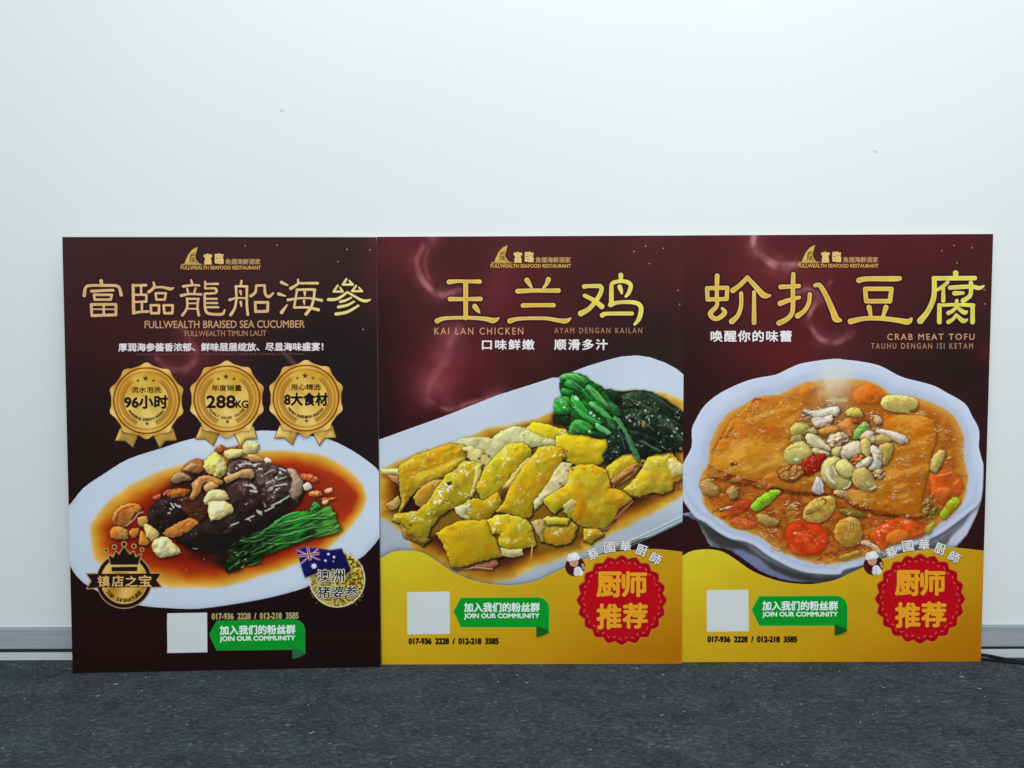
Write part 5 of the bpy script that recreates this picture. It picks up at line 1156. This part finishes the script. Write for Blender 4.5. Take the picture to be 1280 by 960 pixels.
hs('H: 1060,720 1140,690 1160,760 1090,800', (214, 176, 120), 'crab_shred', nz=1.6, nsc=2.4, streak=(R(-20), 8, 1.6, .8)); hs('H: 660,930 700,900 770,920 740,970', (206, 170, 120), 'crab_shred', nz=1.5)
po.shreds(HEAP, 46, [(236, 220, 204), (220, 190, 160), (206, 160, 110)], (2, 6), (.4, .8), (-.7, .8), None, 13, .75, .5)
# crab bits on the tofu and in the soup
cb = None; rr = random.Random(21)
def bits(key, L):
    for x, y, n, s in L:
        for k in range(n):
            a, b_ = pt(key, x+rr.gauss(0, s*.8), y+rr.gauss(0, s*.4)); an = rr.uniform(-.9, .6); l = rr.uniform(1.6, 4.5)
            c = rr.choice([(226, 190, 150), (216, 166, 110), (222, 150, 96), (236, 214, 190), (204, 140, 70)])
            po.line([(a-.2, b_+.9, .7), (a+l*math.cos(an), b_+l*math.sin(an)+.9, .6)], (110, 50, 16), None, .8, .45)
            po.line([(a, b_, rr.uniform(.4, .9)), (a+l*math.cos(an), b_+l*math.sin(an), .4)], c, cb, .6, .9)
bits('A', [(620, 440, 9, 40), (620, 515, 7, 22), (830, 435, 8, 34), (720, 475, 4, 20), (430, 665, 7, 28), (670, 640, 5, 18), (790, 750, 6, 26), (730, 845, 7, 40), (570, 570, 3, 18), (820, 590, 2, 5), (650, 740, 2, 8), (490, 735, 3, 20), (830, 380, 4, 20), (460, 500, 2, 10), (380, 850, 2, 12)])
bits('C', [(450, 110, 3, 20), (660, 145, 6, 30), (990, 150, 4, 14), (400, 40, 2, 10), (880, 320, 14, 36), (890, 350, 8, 26), (230, 130, 6, 22), (740, 530, 8, 24), (690, 570, 6, 30), (1100, 770, 5, 30), (520, 470, 3, 14), (720, 170, 2, 10), (960, 560, 1, 4), (790, 690, 8, 40)])
bits('B', [(830, 630, 8, 24), (720, 815, 6, 26), (570, 860, 10, 30), (720, 495, 6, 26), (920, 640, 4, 14), (700, 720, 2, 8), (330, 500, 8, 40), (660, 470, 6, 50), (580, 900, 5, 22), (930, 850, 3, 10)])
bits('D', [(470, 275, 5, 14), (580, 130, 6, 26), (680, 90, 5, 22), (380, 180, 5, 18), (60, 230, 7, 24), (160, 310, 9, 34), (190, 220, 3, 12), (260, 320, 4, 12), (500, 220, 2, 8), (600, 410, 3, 16), (760, 350, 6, 26), (260, 290, 3, 10), (690, 160, 2, 8), (120, 400, 3, 14)])
n2_ = fbm((po.X-.4*po.Y)/26, (po.Y+.3*po.X)/7, 83, 3)
sl = po.win(880, 485, 1190, 655); X, Y = po.X[sl], po.Y[sl]
slab = np.isin(po.lab[sl], [k for k in range(1, len(po.labels)) if po.labels[k] and po.labels[k][0] == 'tofu_slab'])
po.put(sl, po.soft(slab, 3)*.42*sstep(.54, .72, n2_[sl]), (236, 186, 92)); po.put(sl, po.soft(slab, 3)*.30*sstep(.46, .30, n2_[sl]), (150, 72, 12))
rr2 = random.Random(31)                      # wet glints on the slabs and the broth
for k in range(150):
    a, b_ = pt('A', rr2.uniform(260, 2300), rr2.uniform(330, 1650))
    if poly_sd(Q2, np.array([[a]]), np.array([[b_]]))[0, 0] < 7: continue
    l, an = rr2.uniform(.6, 2.4), rr2.uniform(-.5, .3)
    po.line([(a, b_, rr2.uniform(.3, .65)), (a+l*math.cos(an), b_+l*math.sin(an), .35)], (248, 232, 206), None, .7, rr2.uniform(.45, .85))
po.photo(po.under(dish), sauce)
# steam rising over the back of the bowl
sl = po.win(980, 455, 1110, 540); X, Y = po.X[sl], po.Y[sl]
sm = .66*np.exp(-((X-1042)/24)**2-((Y-478)/24)**2)*(.7+.7*fbm(X/9, Y/12, 71, 3)); sm = np.where(poly_sd(P, X, Y) > 0, sm, sm*.2)
po.put(sl, np.clip(sm, 0, .8), (222, 220, 206))
po.line([p+(2.2,) for p in pts('A: 1210,385; B: 110,385')], (206, 214, 150), None, 2.5, .55)
wave(po, 374.4, -1.6, 0); sb = seal(po, 372.9, -1.7)
it = banner(po, 372.7, -2.0)
tile = po.new('white_tile'); po.fill([(883.2, 737.4), (935.6, 737), (936, 789), (883.6, 789.6)], (208, 214, 212), tile)
tl_ = po.new('title_lettering')
strokes(po, '''
T6: 145,70,21 142,180,18 142,280,17; 55,180,18 235,175,18 230,275,18 60,280,18 @; ~145,280,16 140,340,18 85,400,21 105,440,21 150,450,19 205,410,21 212,385,18 190,360,13; ~415,85,19 350,150,20 285,200,23; ~415,85,18 500,180,22 560,242,26 615,245,11; ~358,225,18 358,330,18 330,420,19 275,475,25; 473,215,16 473,485,21
T6: ~822,55,19 818,200,20 815,380,20 770,450,21 695,490,24; ~710,168,21 790,165,18 870,160,19; ~705,315,23 800,280,18 875,262,15; ~968,235,19 960,310,19 920,380,19 860,425,24; ~1015,155,17 1060,158,20 1120,260,23 1180,400,27 1200,450,30 1240,465,15
T6: ~1405,110,24 1480,96,21 1740,95,23 1765,85,11; 1460,185,19 1695,185,19 1680,295,20 1470,295,20 @; ~1495,350,23 1504,390,18 1510,430,15; ~1645,350,23 1632,390,18 1620,430,15; ~1330,475,25 1450,450,20 1600,448,20 1750,465,22 1840,478,25 1872,450,11
T6: 2265,45,25 2265,80,20; 2070,92,20 2435,90,20; ~2075,100,21 2070,260,23 2020,380,23 1950,470,28; ~2195,125,14 2150,165,17 2100,195,13; 2155,170,15 2155,290,19; ~2215,175,19 2400,165,19 2470,178,18 2515,160,9; ~2400,130,19 2395,240,19 2330,290,21; 2255,225,21 2330,222,15
T6: 2120,330,19 2120,480,21; ~2120,332,15 2275,325,15 2420,332,19; 2415,340,19 2415,480,21; 2275,290,16 2270,340,15; ~2270,345,14 2240,380,16 2200,400,19; ~2270,345,14 2340,395,20 2365,385,9; ~2270,415,14 2240,455,16 2200,480,19; ~2275,420,14 2330,470,21 2368,458,9
''', tl_, gold_title((236, 202, 138), (214, 172, 54), (218, 212, 60), 1090, 1215), outline=1.4)
parts = po.build(board)
lettering(po, it[1], 'banner_lettering', parts[it[0]]); seal_text(po, 372.9, -1.7, parts[sb])
lettering(po, [('017-936  2228  /  012-218  3585', (884.7, 795.6, 995.8, 802.4), (26, 18, 8), .62, 0, None)], 'phone_lettering', po.root)
lettering(po, [('唤醒你的味蕾', (888.5, 413.4, 989.4, 427), (232, 226, 226), .4, 0, None), ('CRAB MEAT TOFU', (1109, 417.2, 1217.8, 424.8), (200, 152, 112), .14, 0, None),
               ('TAUHU DENGAN ISI KETAM', (1088.6, 429, 1216, 436), (184, 128, 96), .08, 0, None)], 'subtitle_lettering', po.root, each=True)

# small scuffs on the wall panel
for x, z, a, b_, g in ((-.46, 1.083, .0045, .0022, .2), (.68, 1.0, .005, .0018, -.3), (-.80, 1.32, .006, .0014, 0), (.99, .205, .003, .0012, .4)):
    blob('scuff_mark', x, z, a, b_, g, m_scuff, wall)
